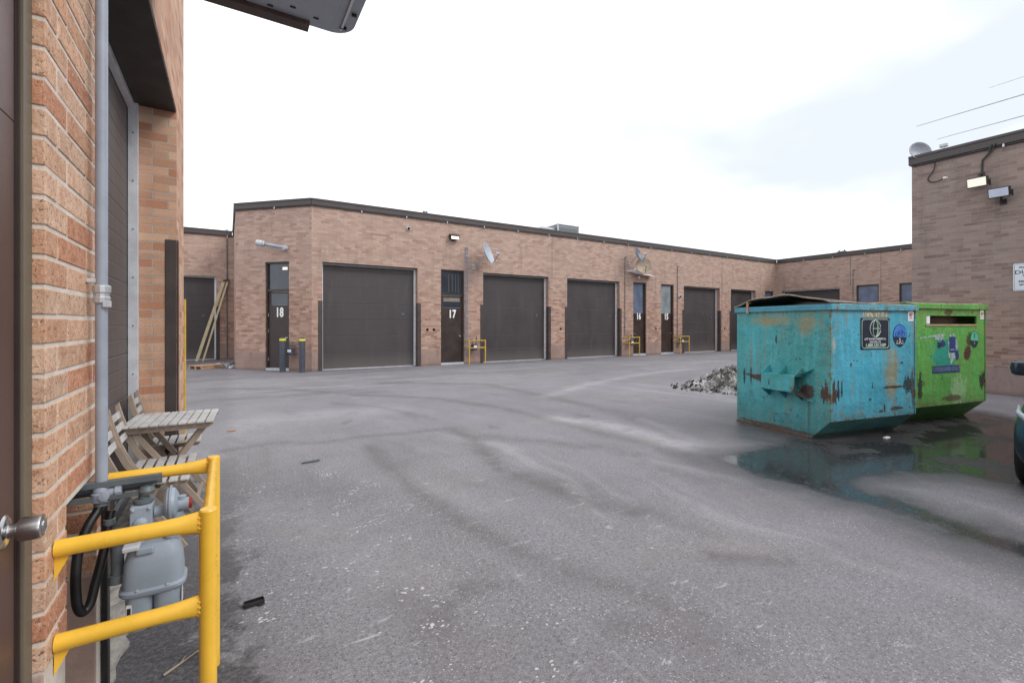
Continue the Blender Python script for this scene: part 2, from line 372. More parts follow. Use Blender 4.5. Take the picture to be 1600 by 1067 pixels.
TRL = [([(4.30,5.67),(4.66,5.07),(4.75,4.20),(4.64,3.52),(4.60,3.09)], 0.28, 0.90),
 ([(3.74,3.62),(3.94,3.15),(4.07,2.60)], 0.08, 0.70),
 ([(2.27,7.86),(1.08,7.94),(0.20,7.92),(-0.07,7.16)], 0.50, 0.45),
 ([(13.35,9.89),(10.21,9.50),(7.50,8.62),(5.41,7.57)], 0.22, 0.60),
 ([(8.56,7.97),(8.88,7.10),(8.51,5.85),(8.13,5.17)], 0.30, 0.35),
 ([(1.37,4.33),(1.62,3.68),(1.77,3.26)], 0.20, 0.35),
 ([(5.38,5.01),(4.96,3.67)], 0.12, 0.50),
 ([(0.27,4.03),(0.74,3.13),(0.90,2.58)], 0.35, 0.35),
 ([(3.21,1.41),(3.28,1.11)], 0.06, 0.40)]

import numpy as np
VX = np.array(xs)[None, :].repeat(len(ys), 0); VY = np.array(ys)[:, None].repeat(len(xs), 1)
def field(L):
    out = np.zeros(VX.shape)
    for pl, w_, a_ in L:
        dm = np.full(VX.shape, 1e9)
        for (ax, ay), (bx, by) in zip(pl[:-1], pl[1:]):
            ex, ey = bx-ax, by-ay; k = np.clip(((VX-ax)*ex+(VY-ay)*ey)/(ex*ex+ey*ey), 0, 1)
            dm = np.minimum(dm, np.hypot(VX-ax-ex*k, VY-ay-ey*k))
        out = np.maximum(out, a_*np.exp(-(dm/(w_*.85))**2))
    return out
for nm_, L_ in (('drk', TRD), ('lgt', TRL)):
    a_ = me.attributes.new(nm_, 'FLOAT', 'POINT'); a_.data.foreach_set('value', field(L_).ravel().astype('f'))
def ground_mat():
    m, t = newmat('asphalt'); P = t.n('ShaderNodeNewGeometry').outputs['Position']; x, y, _ = t.sep(P)
    P2 = t.vec(x, y, 0.0)
    big = t.noise(P2, .22, 5, .6, .4); mid = t.noise(P2, 1.3, 6, .65); fine = t.noise(P2, 45, 4, .75); grit = t.noise(P2, 160, 2, .7)
    base = t.mix(t.ramp(big, .3, .7), (.222,.219,.240), (.292,.289,.308))
    base = t.mix(t.ramp(mid, .35, .72, 0, .5), base, (.16,.148,.155))
    base = t.mix(t.ramp(fine, .40, .62, 0, .62), base, (.115,.108,.118))
    base = t.mix(t.ramp(grit, .56, .66, 0, .70), base, (.46,.45,.48))
    g3 = t.noise(P2, 75, 3, .7); base = t.mix(t.ramp(g3, .58, .68, 0, .65), base, (.08,.075,.08))
    # wheel sweeps : polar streaks
    wob = t.noise(P2, .35, 3, .5); dx = t.math('ADD', t.math('ADD', x, 13.0), t.math('MULTIPLY', wob, 1.6)); dy = t.math('SUBTRACT', y, 2.5)
    r = t.math('SQRT', t.math('ADD', t.math('MULTIPLY', dx, dx), t.math('MULTIPLY', dy, dy))); an = t.math('ARCTAN2', dy, dx)
    s1 = t.noise(t.vec(t.math('MULTIPLY', r, 1.3), t.math('MULTIPLY', an, 2.6), 3.0), 1.2, 7, .66, .35)
    s2 = t.noise(t.vec(t.math('MULTIPLY', r, 2.6), t.math('MULTIPLY', an, 4.5), 7.0), 1.3, 7, .7, .35)
    s3 = t.noise(t.vec(t.math('MULTIPLY', x, .25), t.math('MULTIPLY', y, 1.8), 1.0), 1.1, 6, .6, .6)
    far = t.ramp(y, 7.0, 12.0)
    st = t.math('ADD', t.math('MULTIPLY', s1, t.math('SUBTRACT', 1.0, far)), t.math('MULTIPLY', s3, far))
    base = t.mix(t.ramp(st, .50, .66, 0, .40), base, (.125,.115,.118))
    base = t.mix(t.ramp(s2, .54, .72, 0, .22), base, (.37,.36,.385))
    base = t.mix(t.ramp(st, .30, .44, .45, 0), base, (.38,.37,.38))
    brk = t.noise(P2, 6, 6, .75); brk2 = t.noise(P2, 1.7, 5, .7)
    drk = t.n('ShaderNodeAttribute', attribute_name='drk').outputs['Fac']; lgt = t.n('ShaderNodeAttribute', attribute_name='lgt').outputs['Fac']
    base = t.mix(t.math('MULTIPLY', lgt, t.math('MULTIPLY', t.ramp(brk2, .25, .6, .35, .85), t.ramp(brk, .32, .58, .35, 1))), base, (.40,.39,.41))
    base = t.mix(t.math('MULTIPLY', drk, t.math('MULTIPLY', t.ramp(brk, .30, .60, .30, .9), t.ramp(brk2, .32, .55, .45, 1.0))), base, (.095,.085,.085))
    # old oil spots and the damper right hand side of the yard
    vo = t.n('ShaderNodeTexVoronoi', {'Vector': t.n('ShaderNodeVectorMath', {0: P2, 1: t.noise(P2, 2.5, 4, .6, col=True)}, operation='ADD').outputs[0], 'Scale': .75, 'Randomness': 1.0}).outputs[0]
    base = t.mix(t.math('MULTIPLY', t.ramp(vo, .13, .05), t.ramp(brk, .35, .6, .1, .45)), base, (.09,.083,.088))
    rd = t.math('MULTIPLY', t.ramp(x, 1.2, 4.0), t.ramp(y, 4.6, 2.6)); base = t.mix(t.math('MULTIPLY', rd, t.ramp(brk2, .3, .7, .2, .5)), base, (.135,.13,.145))
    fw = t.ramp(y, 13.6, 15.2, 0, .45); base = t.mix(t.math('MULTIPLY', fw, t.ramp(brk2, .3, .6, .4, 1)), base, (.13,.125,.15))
    tan = t.noise(P2, .8, 4, .6); base = t.mix(t.ramp(tan, .55, .75, 0, .30), base, (.27,.235,.20))
    # salt / paint flecks, dense near the gas meter side
    vf = t.n('ShaderNodeTexVoronoi', {'Vector': t.mul(P2, 1.0, 1.6, 1), 'Scale': 26.0, 'Randomness': 1.0}); vd = vf.outputs[0]
    near = t.math('MULTIPLY', t.ramp(t.math('ABSOLUTE', t.math('SUBTRACT', x, .55)), .2, 1.6, 1, 0), t.ramp(y, 4.5, 6.5, 1, 0))
    thr = t.math('MULTIPLY', t.ramp(t.noise(P2, 3.0, 4, .7), .42, .74), t.math('ADD', .17, t.math('MULTIPLY', near, .22)))
    fl = t.math('MULTIPLY', t.math('LESS_THAN', t.math('ADD', vd, t.math('MULTIPLY', t.math('SUBTRACT', fine, .5), .5)), thr), 1.0)
    base = t.mix(t.math('MULTIPLY', fl, t.math('ADD', .25, t.math('MULTIPLY', near, .5))), base, (.70,.70,.72))
    v2 = t.n('ShaderNodeTexVoronoi', {'Vector': P2, 'Scale': 48.0, 'Randomness': 1.0}).outputs[0]
    sp = t.math('MULTIPLY', t.ramp(v2, .24, .14), t.ramp(t.noise(P2, 1.1, 5, .7), .38, .62, .05, .60))
    base = t.mix(sp, base, (.58,.57,.60))
    v3 = t.n('ShaderNodeTexVoronoi', {'Vector': t.n('ShaderNodeVectorMath', {0: P2, 1: (.37, .71, 0)}, operation='ADD').outputs[0], 'Scale': 38.0, 'Randomness': 1.0}).outputs[0]
    base = t.mix(t.ramp(v3, .26, .12, 0, .6), base, (.07,.065,.07))
    # white scuffs
    sc = t.noise(t.mul(P2, .8, 2.2, 1), 5.5, 6, .75, .5)
    base = t.mix(t.math('MULTIPLY', t.ramp(sc, .59, .70), t.math('MULTIPLY', t.ramp(y, 3.6, 5.0, 1, 0), t.ramp(x, 2.2, 3.2, .6, 0))), base, (.6,.6,.62))
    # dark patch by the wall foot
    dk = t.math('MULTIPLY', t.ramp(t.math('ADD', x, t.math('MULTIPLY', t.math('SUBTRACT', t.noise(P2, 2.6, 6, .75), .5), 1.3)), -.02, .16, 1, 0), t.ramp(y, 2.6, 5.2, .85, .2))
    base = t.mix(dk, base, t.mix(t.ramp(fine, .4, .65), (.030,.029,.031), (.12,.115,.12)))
    # water
    sdv = t.n('ShaderNodeAttribute', attribute_name='pud').outputs['Fac']
    e = t.math('ADD', sdv, t.math('MULTIPLY', t.math('SUBTRACT', t.noise(P2, 3.5, 6, .7), .5), .42))
    wet = t.ramp(e, -.20, .03, 1, 0); damp = t.ramp(e, -.04, .55, 1, 0)
    pitb = t.math('MAXIMUM', t.math('MULTIPLY', t.ramp(t.noise(P2, 7, 5, .7), .56, .66), t.ramp(e, -.6, -.05, .25, 1)), t.math('MULTIPLY', t.ramp(t.noise(t.n('ShaderNodeVectorMath', {0: P2, 1: (3.1, 7.7, 0)}, operation='ADD').outputs[0], 1.5, 5, .65), .47, .56), t.ramp(x, 5.2, 6.2)))
    wet = t.math('MULTIPLY', wet, t.math('SUBTRACT', 1.0, pitb))
    und = t.ramp(t.math('ABSOLUTE', t.math('SUBTRACT', x, 7.6)), 1.6, 3.2, 1, 0)
    und = t.math('MULTIPLY', und, t.ramp(t.math('ABSOLUTE', t.math('SUBTRACT', y, 3.0)), .9, 2.0, 1, 0))
    damp = t.math('MAXIMUM', damp, t.math('MULTIPLY', und, t.ramp(mid, .2, .55, .5, 1)))
    base = t.mix(t.math('MULTIPLY', damp, .74), base, (.036,.036,.040))
    base = t.mix(t.ramp(e, .0, -.12, 0, .72), base, (.030,.028,.030))
    base = t.mix(t.math('MULTIPLY', wet, .80), base, (.026,.025,.027))
    grit2 = t.math('MULTIPLY', t.math('LESS_THAN', vd, .085), .65)
    base = t.mix(t.math('MULTIPLY', grit2, damp), base, (.3,.3,.31)); base = t.mix(t.math('MULTIPLY', t.ramp(v2, .16, .10), t.math('MULTIPLY', damp, .6)), base, (.4,.4,.41))
    rough = t.math('ADD', t.math('MULTIPLY', damp, -.34), t.ramp(st, .4, .7, .78, .62))
    rough = t.mix(wet, rough, t.ramp(e, -.30, .0, .10, .26))
    hh = t.math('ADD', t.math('MULTIPLY', fine, .7), t.math('MULTIPLY', grit, .5))
    stg = t.math('MULTIPLY', t.math('SUBTRACT', 1.0, wet), .40)
    nb = t.n('ShaderNodeBump', {'Height': hh, 'Strength': stg, 'Distance': .012}).outputs[0]
    t.out(col=base, rough=rough, nrm=nb, spec=t.mix(wet, (.32,.32,.32), (.36,.36,.36))); return m
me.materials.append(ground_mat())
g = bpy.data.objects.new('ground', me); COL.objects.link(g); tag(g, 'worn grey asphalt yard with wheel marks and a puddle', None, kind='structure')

# ------------------------------------------------------------------ buildings
H = 5.16; HC = 5.34; HD = 3.40; TH = .34
def wall_with_openings(origin, direc, length, ops, nrm, th=TH, H=H):
    """wall in the (s,z) plane; openings (s0,s1,ztop) from the ground up"""
    mb = MB(); o = Vector((origin[0], origin[1], 0)); d = Vector((direc[0], direc[1], 0)); n = Vector((nrm[0], nrm[1], 0))
    mb.M = Matrix(((d.x, -n.x, 0, o.x), (d.y, -n.y, 0, o.y), (0, 0, 1, 0), (0, 0, 0, 1)))
    ops = sorted(ops); s = 0
    for a, b, zt in ops:
        mb.box(s, a, 0, th, 0, zt if False else H, 0); mb.box(a, b, 0, th, zt, H, 0); s = b
    mb.box(s, length, 0, th, 0, H, 0)
    return mb
def frameM(origin, direc, nrm):
    d = Vector((direc[0], direc[1], 0)); n = Vector((nrm[0], nrm[1], 0))
    # local x along the wall, local y INTO the wall, z up
    return Matrix(((d.x, -n.x, 0, origin[0]), (d.y, -n.y, 0, origin[1]), (0, 0, 1, 0), (0, 0, 0, 1)))
def garage(par, off, M, s0, s1, zt, guards=(1, 1), mat_=M_gdoor, dep=.22, rail=True):
    mb = MB(); mb.M = M; mb.box(s0+.002, s1-.002, dep, dep+.05, .035, zt-.03)
    gd = mb.build('garage_door', mat_, par, offset=off)
    mb = MB(); mb.M = M; mb.box(s0+.01, s1-.01, dep-.015, dep+.06, .004, .034); mb.build('bottom_seal', M_lgrey, gd, offset=off)
    hx = s1-.45; mb = MB(); mb.M = M; mb.box(hx-.07, hx+.07, dep-.014, dep-.001, 1.80, 1.83); mb.box(hx-.015, hx+.015, dep-.020, dep-.001, 1.76, 1.87); mb.build('latch', M_dpipe, gd, offset=off)
    if rail:
        mb = MB(); mb.M = M
        mb.box(s0+.004, s0+.05, dep-.03, dep-.002, .03, zt-.02); mb.box(s1-.07, s1-.004, dep-.03, dep-.002, .03, zt-.02)
        mb.box(s0+.05, s1-.07, dep-.028, dep-.002, zt-.05, zt-.018)
        mb.build('door_track', M_grail, par, offset=off)
    mb = MB(); mb.M = M; mb.box(s0+.003, s1-.003, .005, dep-.032, zt-.016, zt-.004); mb.build('lintel_plate', M_soffit, par, offset=off)
    for k, sx in enumerate((s0, s1)):
        if guards[k]:
            mb = MB(); mb.M = M
            if k == 0: mb.box(sx-.12, sx+.006, -.012, -.002, .01, 2.19); mb.box(sx+.002, sx+.010, -.002, .14, .01, 2.19)
            else: mb.box(sx-.006, sx+.12, -.012, -.002, .01, 2.19); mb.box(sx-.010, sx-.002, -.002, .14, .01, 2.19)
            mb.build('corner_guard', M_guard, par, offset=off, bevel=.003)
    return gd
def entry(par, off, M, s0, s1, zt, number, style, hinge_left=True, dep=.10):
    mb = MB(); mb.M = M
    fw = .05
    mb.box(s0+.003, s0+fw, dep-.05, dep+.06, .02, zt-.003); mb.box(s1-fw, s1-.003, dep-.05, dep+.06, .02, zt-.003)
    mb.box(s0+fw, s1-fw, dep-.05, dep+.06, zt-fw, zt-.003)
    if style == 'bar': mb.box(s0+fw, s1-fw, dep-.045, dep+.05, 2.49, 2.56)
    mb.build('door_frame', M_entry, par, offset=off, bevel=.004)
    top = 2.485 if style == 'bar' else 2.0
    mb = MB(); mb.M = M
    a, b = s0+fw+.004, s1-fw-.004
    if style == 'bar':
        mb.box(a, b, dep, dep+.045, .08, 2.06); mb.box(a, a+.07, dep, dep+.045, 2.06, top); mb.box(b-.07, b, dep, dep+.045, 2.06, top); mb.box(a+.07, b-.07, dep, dep+.045, top-.05, top)
    else: mb.box(a, b, dep, dep+.045, .08, top-.003)
    dr = mb.build('door', M_entry, par, offset=off, bevel=.003)
    def sub(mbx, name, mt, par2, bevel=0):
        o = mbx.build(name, mt, par2, offset=off, bevel=bevel); return o
    mb = MB(); mb.M = M
    if style == 'bar':
        mb.box(a+.072, b-.072, dep+.018, dep+.028, 2.062, top-.052); sub(mb, 'pane', M_glassd, dr)
        if number == '17':
            mb = MB(); mb.M = M; mb.box(a+.08, b-.08, dep+.008, dep+.014, 2.28, top-.07); sub(mb, 'blind', M_cur, dr)
        mb = MB(); mb.M = M; mb.box(s0+fw+.002, s1-fw-.002, dep+.01, dep+.02, 2.562, zt-fw-.002); sub(mb, 'transom_window', M_glassd, par)
        if number == '17':
            mb = MB(); mb.M = M
            for q in (.30, .46, .60, .72): mb.box(s0+fw+q*.9, s0+fw+q*.9+.05, dep+.004, dep+.008, 2.62, zt-fw-.08)
            sub(mb, 'curtain', mat('curtain_grey', (.07,.07,.075), .8, bump=0), par)
        mb = MB(); mb.M = M
        if number == '18': mb.box(s1-fw-.26, s1-fw-.08, dep-.01, dep+.004, zt-fw-.20, zt-fw-.11); sub(mb, 'inside_lamp', M_lit, par)
    else:
        mb.box(s0+fw+.002, s1-fw-.002-(.08 if number in ('15', '16') else 0), dep+.01, dep+.02, 2.0, zt-fw-.002)
        sub(mb, 'window_pane', M_glassb if number != '15' else M_glassp, par)  # pane colours carry the reflection on the glass
    mb = MB(); mb.M = M; mb.box(s0+.01, s1-.01, dep-.09, dep+.05, .004, .075); sub(mb, 'threshold', M_lgrey, par)
    hs = b-.09 if hinge_left else a+.09
    mb = MB(); mb.M = M; mb.lathe([(0,0),(.03,0),(.03,.01),(.012,.014),(.012,.045),(.028,.05),(.028,.075),(0,.078)], 12,
        Matrix.Translation((hs, dep, 1.02)) @ Matrix.Rotation(radians(90), 4, 'X')); sub(mb, 'handle', M_steel, dr)
    hx = a if hinge_left else b
    for zc in (.35, 1.25, 1.75)[: (3 if number == '18' else 0)]:
        mb = MB(); mb.M = M; mb.tube([(hx-.004, dep-.008, zc-.05), (hx-.004, dep-.008, zc+.05)], .010, 8); sub(mb, 'hinge', M_galv, dr)
    if number:
        cx = (s0+s1)/2 + .02
        Mt = Matrix.Translation(-Vector(off)) @ M @ Matrix.Translation((cx, dep-.004, 1.82)) @ Matrix.Rotation(radians(90), 4, 'X')
        n = text('door_number', number, .40, M_num, dr, Mt, ext=.002, offset=.014, sx=.70, spacing=1.08)
def cap(par, off, M, s0, s1, e0=.04, e1=.04, cable=True):
    mb = MB(); mb.M = M; mb.box(s0-e0, s1+e1, -.045, .40, H-.02, HC-.012); mb.box(s0-e0, s1+e1, -.06, -.035, HC-.055, HC+.004); mb.box(s0-e0, s1+e1, -.035, .40, HC-.012, HC)
    mb.build('roof_flashing', M_cap, par, offset=off, bevel=.004)
    if cable:
        mb = MB(); mb.M = M; n = max(2, int((s1-s0)/.35)); pts = []
        for i in range(n+1):
            pts.append((s0+(s1-s0)*i/n, -.035, H-.045-.012*abs(sin(i*1.7))))
        mb.tube(pts, .014, 6); mb.build('cable_run', M_blackp, par, offset=off)
        for i in range(1, int((s1-s0)/1.5)+1):
            mb = MB(); mb.M = M; mb.box(s0+i*1.5-.015, s0+i*1.5+.015, -.058, -.002, H-.085, H-.025); mb.build('cable_clip', M_galv, par, offset=off)
def joint(par, off, M, s, z0, z1):
    mb = MB(); mb.M = M; mb.box(s-.007, s+.007, -.003, .01, z0, z1); mb.build('expansion_joint', M_soffit, par, offset=off)

# ---- row of units 15-18
Y0 = 15.384; XA, XB = 2.214, 28.142
loc = (XA, Y0, 0)
U = thing('unit_row_building', 'long tan brick row with doors 18, 17, 16 and 15 and wide brown overhead doors', 'building', loc)
MF = frameM((XA, Y0), (1, 0), (0, -1))
F = lambda X: X-XA
gar = [(F(2.52), F(5.62)), (F(8.19), F(11.22)), (F(12.19), F(15.22)), (F(19.67), F(22.62)), (F(23.61), F(26.0))]
ent = [(F(6.49), F(7.41), '17', 'bar'), (F(16.09), F(16.96), '16', 'full'), (F(17.99), F(18.92), '15', 'full'), (F(26.95), F(27.85), '', 'full')]
ops = [(a, b, HD) for a, b in gar] + [(a, b, 3.42) for a, b, _, _ in ent]
wall_with_openings((XA, Y0), (1, 0), XB-XA, ops, (0, -1)).build('wall', M_brick, U, offset=loc)
for i, (a, b) in enumerate(gar): garage(U, loc, MF, a, b, HD, guards=(1, 1))
for a, b, nn, st in ent: entry(U, loc, MF, a, b, 3.42, nn, st, hinge_left=(nn != '16'))
cap(U, loc, MF, 0, XB-XA-.05, 0, 0)
for X in (11.4, 22.81): joint(U, loc, MF, F(X), HD if X < 20 else .6, H-.03)
for X, zc in ((5.98, 1.27), (6.22, 1.27), (11.85, 1.27), (17.62, 1.25), (23.05, 1.25)):
    mb = MB(); mb.M = MF; mb.lathe([(0,0),(.05,0),(.05,.006),(.036,.008),(.034,-.0),(0,-.0)], 12, Matrix.Translation((F(X), -.001, zc)) @ Matrix.Rotation(radians(90), 4, 'X'))
    mb.build('vent_hole', M_soffit, U, offset=loc)
# chamfered corner with unit 18
q = 1/sqrt(2); DC = (-q, q); NC = (-q, -q); LC = 2.806
MC = frameM((XA, Y0), DC, NC)
wb = wall_with_openings((XA, Y0), DC, LC, [(.813, 1.696, 3.42)], NC); wb.build('wall', M_brick, U, offset=loc)
MCf = MC  # s grows to the left: unit 18 door
XL, YLc = XA-LC*q, Y0+LC*q
# mirror frame so text reads properly: start at the left end
MC2 = frameM((XL, YLc), (q, -q), NC)
entry(U, loc, MC2, LC-1.696, LC-.813, 3.42, '18', 'bar', hinge_left=True)
cap(U, loc, MC2, 0, LC, .03, .02)
# side wall going back to the recess
YR = 22.59
MS = frameM((XL, YR), (0, -1), (-1, 0))
wall_with_openings((XL, YR), (0, -1), YR-YLc, [], (-1, 0)).build('wall', M_brick, U, offset=loc)
cap(U, loc, MS, 0, YR-YLc, 0, .02, cable=False)
mb = MB(); mb.add([(XA+.1, Y0+.3, HC-.14), (XB, Y0+.3, HC-.14), (XB, 40, HC-.14), (XL+.25, 40, HC-.14), (XL+.25, YLc+.3, HC-.14),
                   (XA+.1, Y0+.3, HC-.35), (XB, Y0+.3, HC-.35), (XB, 40, HC-.35), (XL+.25, 40, HC-.35), (XL+.25, YLc+.3, HC-.35)],
                  [(0,1,2,3,4), (9,8,7,6,5), (0,5,6,1), (1,6,7,2), (2,7,8,3), (3,8,9,4), (4,9,5,0)])
mb.build('roof', M_roof, U, offset=loc)

# ---- recessed unit to the left
loc = (XL, YR, 0)
R = thing('recessed_unit_building', 'recessed brick wall with tall brown door left of the chamfered corner', 'building', loc)
MR = frameM((-9.0, YR), (1, 0), (0, -1)); LR = XL+9.0
wall_with_openings((-9.0, YR), (1, 0), LR, [(4.6, 8.614, 3.42)], (0, -1)).build('wall', M_brick, R, offset=loc)
garage(R, loc, MR, 4.6, 8.614, 3.42, guards=(0, 1), rail=True)
cap(R, loc, MR, 0, LR, 0, -.06)
mb = MB(); mb.box(-9, XL+.2, YR+.4, 40, HC-.35, HC-.14); mb.build('roof', M_roof, R, offset=loc)

# ---- back right wing
loc = (XB, Y0, 0)
B = thing('back_wing_building', 'mauve brick wing closing the far right end of the yard behind the dumpsters', 'building', loc)
MBk = frameM((XB, Y0), (0, -1), (-1, 0))
g_b = lambda Y: Y0-Y
wall_with_openings((XB, Y0), (0, -1), 21, [(g_b(15.05), g_b(12.0), 3.43), (g_b(11.225), g_b(10.244), 3.5), (g_b(9.404), g_b(8.45), 3.47)], (-1, 0)).build('wall', M_brickB, B, offset=loc)
garage(B, loc, MBk, g_b(15.05), g_b(12.0), 3.43, guards=(0, 1))
entry(B, loc, MBk, g_b(11.225), g_b(10.244), 3.5, '', 'full'); entry(B, loc, MBk, g_b(9.404), g_b(8.45), 3.47, '', 'full')
cap(B, loc, MBk, .06, 21, 0, 0); joint(B, loc, MBk, g_b(10.15), .6, H-.03); joint(B, loc, MBk, g_b(11.5), 3.5, H-.03)
mb = MB(); mb.box(XB+.3, XB+12, Y0-21, Y0+.2, HC-.35, HC-.14); mb.build('roof', M_roof, B, offset=loc)

# ---- right building
XR, YRc = 13.55, 4.29
loc = (XR, YRc, 0)
RB = thing('right_corner_building', 'grey brown brick building corner rising at the right edge behind the parked car', 'building', loc)
MRt = frameM((XR, YRc), (0, -1), (-1, 0))
wall_with_openings((XR, YRc), (0, -1), 14, [], (-1, 0)).build('wall', M_brickR, RB, offset=loc)
wall_with_openings((XB-.02, YRc), (-1, 0), XB-XR-.36, [], (0, 1)).build('wall', M_brickR, RB, offset=loc)
cap(RB, loc, MRt, 0, 14, .05, 0); MRn = frameM((XB-.1, YRc), (-1, 0), (0, 1)); cap(RB, loc, MRn, 0, XB-XR-.5, 0, 0, cable=False)
mb = MB(); mb.box(XR+.3, XB-.1, YRc-14, YRc-.3, HC-.35, HC-.14); mb.build('roof', M_roof, RB, offset=loc)

# ---- near left building
XN = -.395
loc = (XN, 6.015, 0)
L = thing('near_unit_building', 'close orange brick unit front with entry door and overhead door along the left edge', 'building', loc)
YB0, YB1, YG0, YG1, YE = 1.623, 1.805, 2.313, 5.213, 6.015
ML = frameM((XN, YE), (0, -1), (1, 0))   # local x runs toward the camera, y into wall
sN = lambda Y: YE-Y
DD = .345
mb = MB(); mb.M = ML
mb.box(0, sN(YG1), 0, DD+.2, 0, H); mb.box(sN(YG1), sN(YG0), 0, DD+.2, HD, H)
mb.build('wall', M_brickN, L, offset=loc)
# near pier : real bricks on a mortar bed
mbm = MB(); mbm.M = ML
mbm.box(sN(YG0)+.004, sN(YB0)-.004, .0008, .50, .93, H)
mbm.box(sN(YG0)+.004, sN(2.171)-.004, .0008, .50, 0, .93); mbm.box(sN(YB1)+.004, sN(YB0)-.004, .0008, .50, 0, .93); mbm.box(sN(2.171)-.007, sN(YB1)+.007, .34, .50, 0, .93)
mbm.build('mortar_bed', M_mortar, L, offset=loc)
pal = PAL_N
def rc(): 
    c = random.choice(pal[1:]+pal[2:]); k = random.uniform(.88, 1.12); return tuple(min(.85, v*k) for v in c)
mb = MB(); mb.M = ML
row = 0; z = .571
course = .0755; bh = .0640
while z < H-.02:
    jit = lambda: random.uniform(-.0012, .0012)
    cuts = [YG0, 2.02, 1.723, YB0] if row % 2 == 0 else [YG0, 2.11, 1.815, YB0]
    zt = min(z+bh, H)
    for i in range(3):
        a, b = cuts[i], cuts[i+1]
        a2 = a-(.007 if i else 0); b2 = b+(.007 if i < 2 else 0)
        if z < .925:
            if b2 < YB1 and a2 > 2.171: continue
            segs = []
            if a2 > 2.171: segs.append((a2, max(b2, 2.171)))
            if b2 < YB1: segs.append((min(a2, YB1), b2))
        else: segs = [(a2, b2)]
        for sa, sb in segs:
            if sa-sb < .012: continue
            mb.cc = rc(); o = jit()-.0015
            mb.box(sN(sa), sN(sb), o, .11, z+jit()*.6, zt+jit()*.6)
    # bricks of the niche's far jamb (they run into the wall)
    if z < .92:
        for k in range(2):
            mb.cc = tuple(v*.85 for v in rc()); mb.box(sN(2.171)-.10, sN(2.171), .12+k*.115, .12+k*.115+.105, z, zt)
    z += course; row += 1
mb.cc = None
mb.build('wall_bricks', M_near, L, offset=loc, bevel=.003, bseg=2)
mb = MB(); mb.M = ML
for a, b in ((YG0, 2.171), (YB1, YB0)): mb.box(sN(a)+.001, sN(b)-.001, .0015, .34, 0, .565)
mb.box(sN(2.171)-.004, sN(YB1)+.004, .32, .345, 0, .565)
mb.build('parged_base', mat('parging_pink', (.40,.29,.245), .9, var=.1, scale=9, bump=.25, dirt=(.22,.15,.13), dirtamt=.4), L, offset=loc, bevel=.006)
mb = MB(); mb.M = ML; mb.box(sN(2.171)-.03, sN(YB1)+.03, .005, .34, .922, .934); mb.build('niche_lintel', M_soffit, L, offset=loc)
garage(L, loc, ML, sN(YG1), sN(YG0), HD, guards=(0, 0), mat_=M_gdoorN, dep=DD, rail=False)
mb = MB(); mb.M = ML
mb.box(sN(YG1)+.004, sN(YG1)+.05, DD-.075, DD-.004, .02, HD-.01); mb.box(sN(YG1)+.05, sN(YG0)-.05, DD-.05, DD-.004, HD-.075, HD-.018); mb.box(sN(YG0)-.05, sN(YG0)-.004, DD-.05, DD-.004, .02, HD-.01)
mb.build('door_track', M_grail, L, offset=loc, bevel=.003)
mb = MB(); mb.M = ML
for k in range(7): mb.lathe([(0,0),(.006,0),(.006,.004),(0,.005)], 8, Matrix.Translation((sN(YG1)+.052, DD-.04, .6+k*.42)) @ Matrix.Rotation(radians(90), 4, 'Y'))
mb.build('track_bolts', M_dpipe, L, offset=loc)
mb = MB(); mb.M = ML
mb.box(sN(YG1)-.003, sN(YG1)+.007, .003, .085, .02, 2.22); mb.box(sN(YG1)-.075, sN(YG1)+.007, -.012, -.002, .02, 2.22); mb.build('corner_guard', M_guard, L, offset=loc, bevel=.003)
mb = MB(); mb.M = ML
mb.box(sN(YG0)-.010, sN(YG0)-.002, .0, .10, .02, 2.22); mb.box(sN(YG0)-.010, sN(YG0)+.065, -.012, -.003, .02, .84); mb.build('corner_guard', M_guard, L, offset=loc, bevel=.003)
mb = MB(); mb.M = ML; mb.box(sN(YG0)+.068, sN(YG0)+.085, -.02, -.002, .0, .80); mb.build('sealant_strip', M_black, L, offset=loc, bevel=.004)
# concrete sill in the opening
mb = MB(); mb.M = ML
n = 40; top = []; 
pts = [(sN(YG1)+.01, DD-.06)] + [(sN(YG1)+.01+(sN(YG0)-sN(YG1)-.02)*i/n, -.004+.008*sin(i*2.1)+random.uniform(-.008, .008)) for i in range(n+1)] + [(sN(YG0)-.01, DD-.06)]
mb.prism(pts, .002, .022, 'z'); mb.build('concrete_sill', M_sill, L, offset=loc)
# entry door, frame, knob
mb = MB(); mb.M = ML
mb.box(sN(YB0)+.002, sN(1.572), .022, .10, 0, 2.30); mb.box(sN(.60), sN(.55), .022, .10, 0, 2.30)
mb.build('door_frame', M_taupe, L, offset=loc, bevel=.003)
mb = MB(); mb.M = ML; mb.box(sN(1.572)+.0005, sN(1.562), .030, .075, 0, 2.29); mb.box(sN(1.562)+.0005, sN(1.556), .035, .075, 0, 2.29)
mb.build('door_stop', M_entry, L, offset=loc)
M_ndoor = mat('near_door_brown', (.105,.058,.048), .42, var=.08, scale=3, bump=.02, spec=.35)
mb = MB(); mb.M = ML; mb.box(sN(1.555), sN(.605), .036, .08, .01, 1.93); mb.box(sN(1.555), sN(1.42), .036, .08, 1.93, 2.28); mb.box(sN(.74), sN(.605), .036, .08, 1.93, 2.28)
mb.box(sN(1.42), sN(.74), .036, .08, 2.2, 2.28)
nd = mb.build('door', M_ndoor, L, offset=loc, bevel=.003)
mb = MB(); mb.M = ML; mb.box(sN(1.418), sN(.742), .05, .06, 1.932, 2.198); mb.build('pane', M_glassd, nd, offset=loc)
mb = MB(); mb.M = ML; mb.box(sN(1.44), sN(.72), .030, .0355, 1.91, 1.935); mb.box(sN(1.44), sN(1.415), .030, .0355, 1.935, 2.2); mb.build('window_trim', M_lgrey, nd, offset=loc)
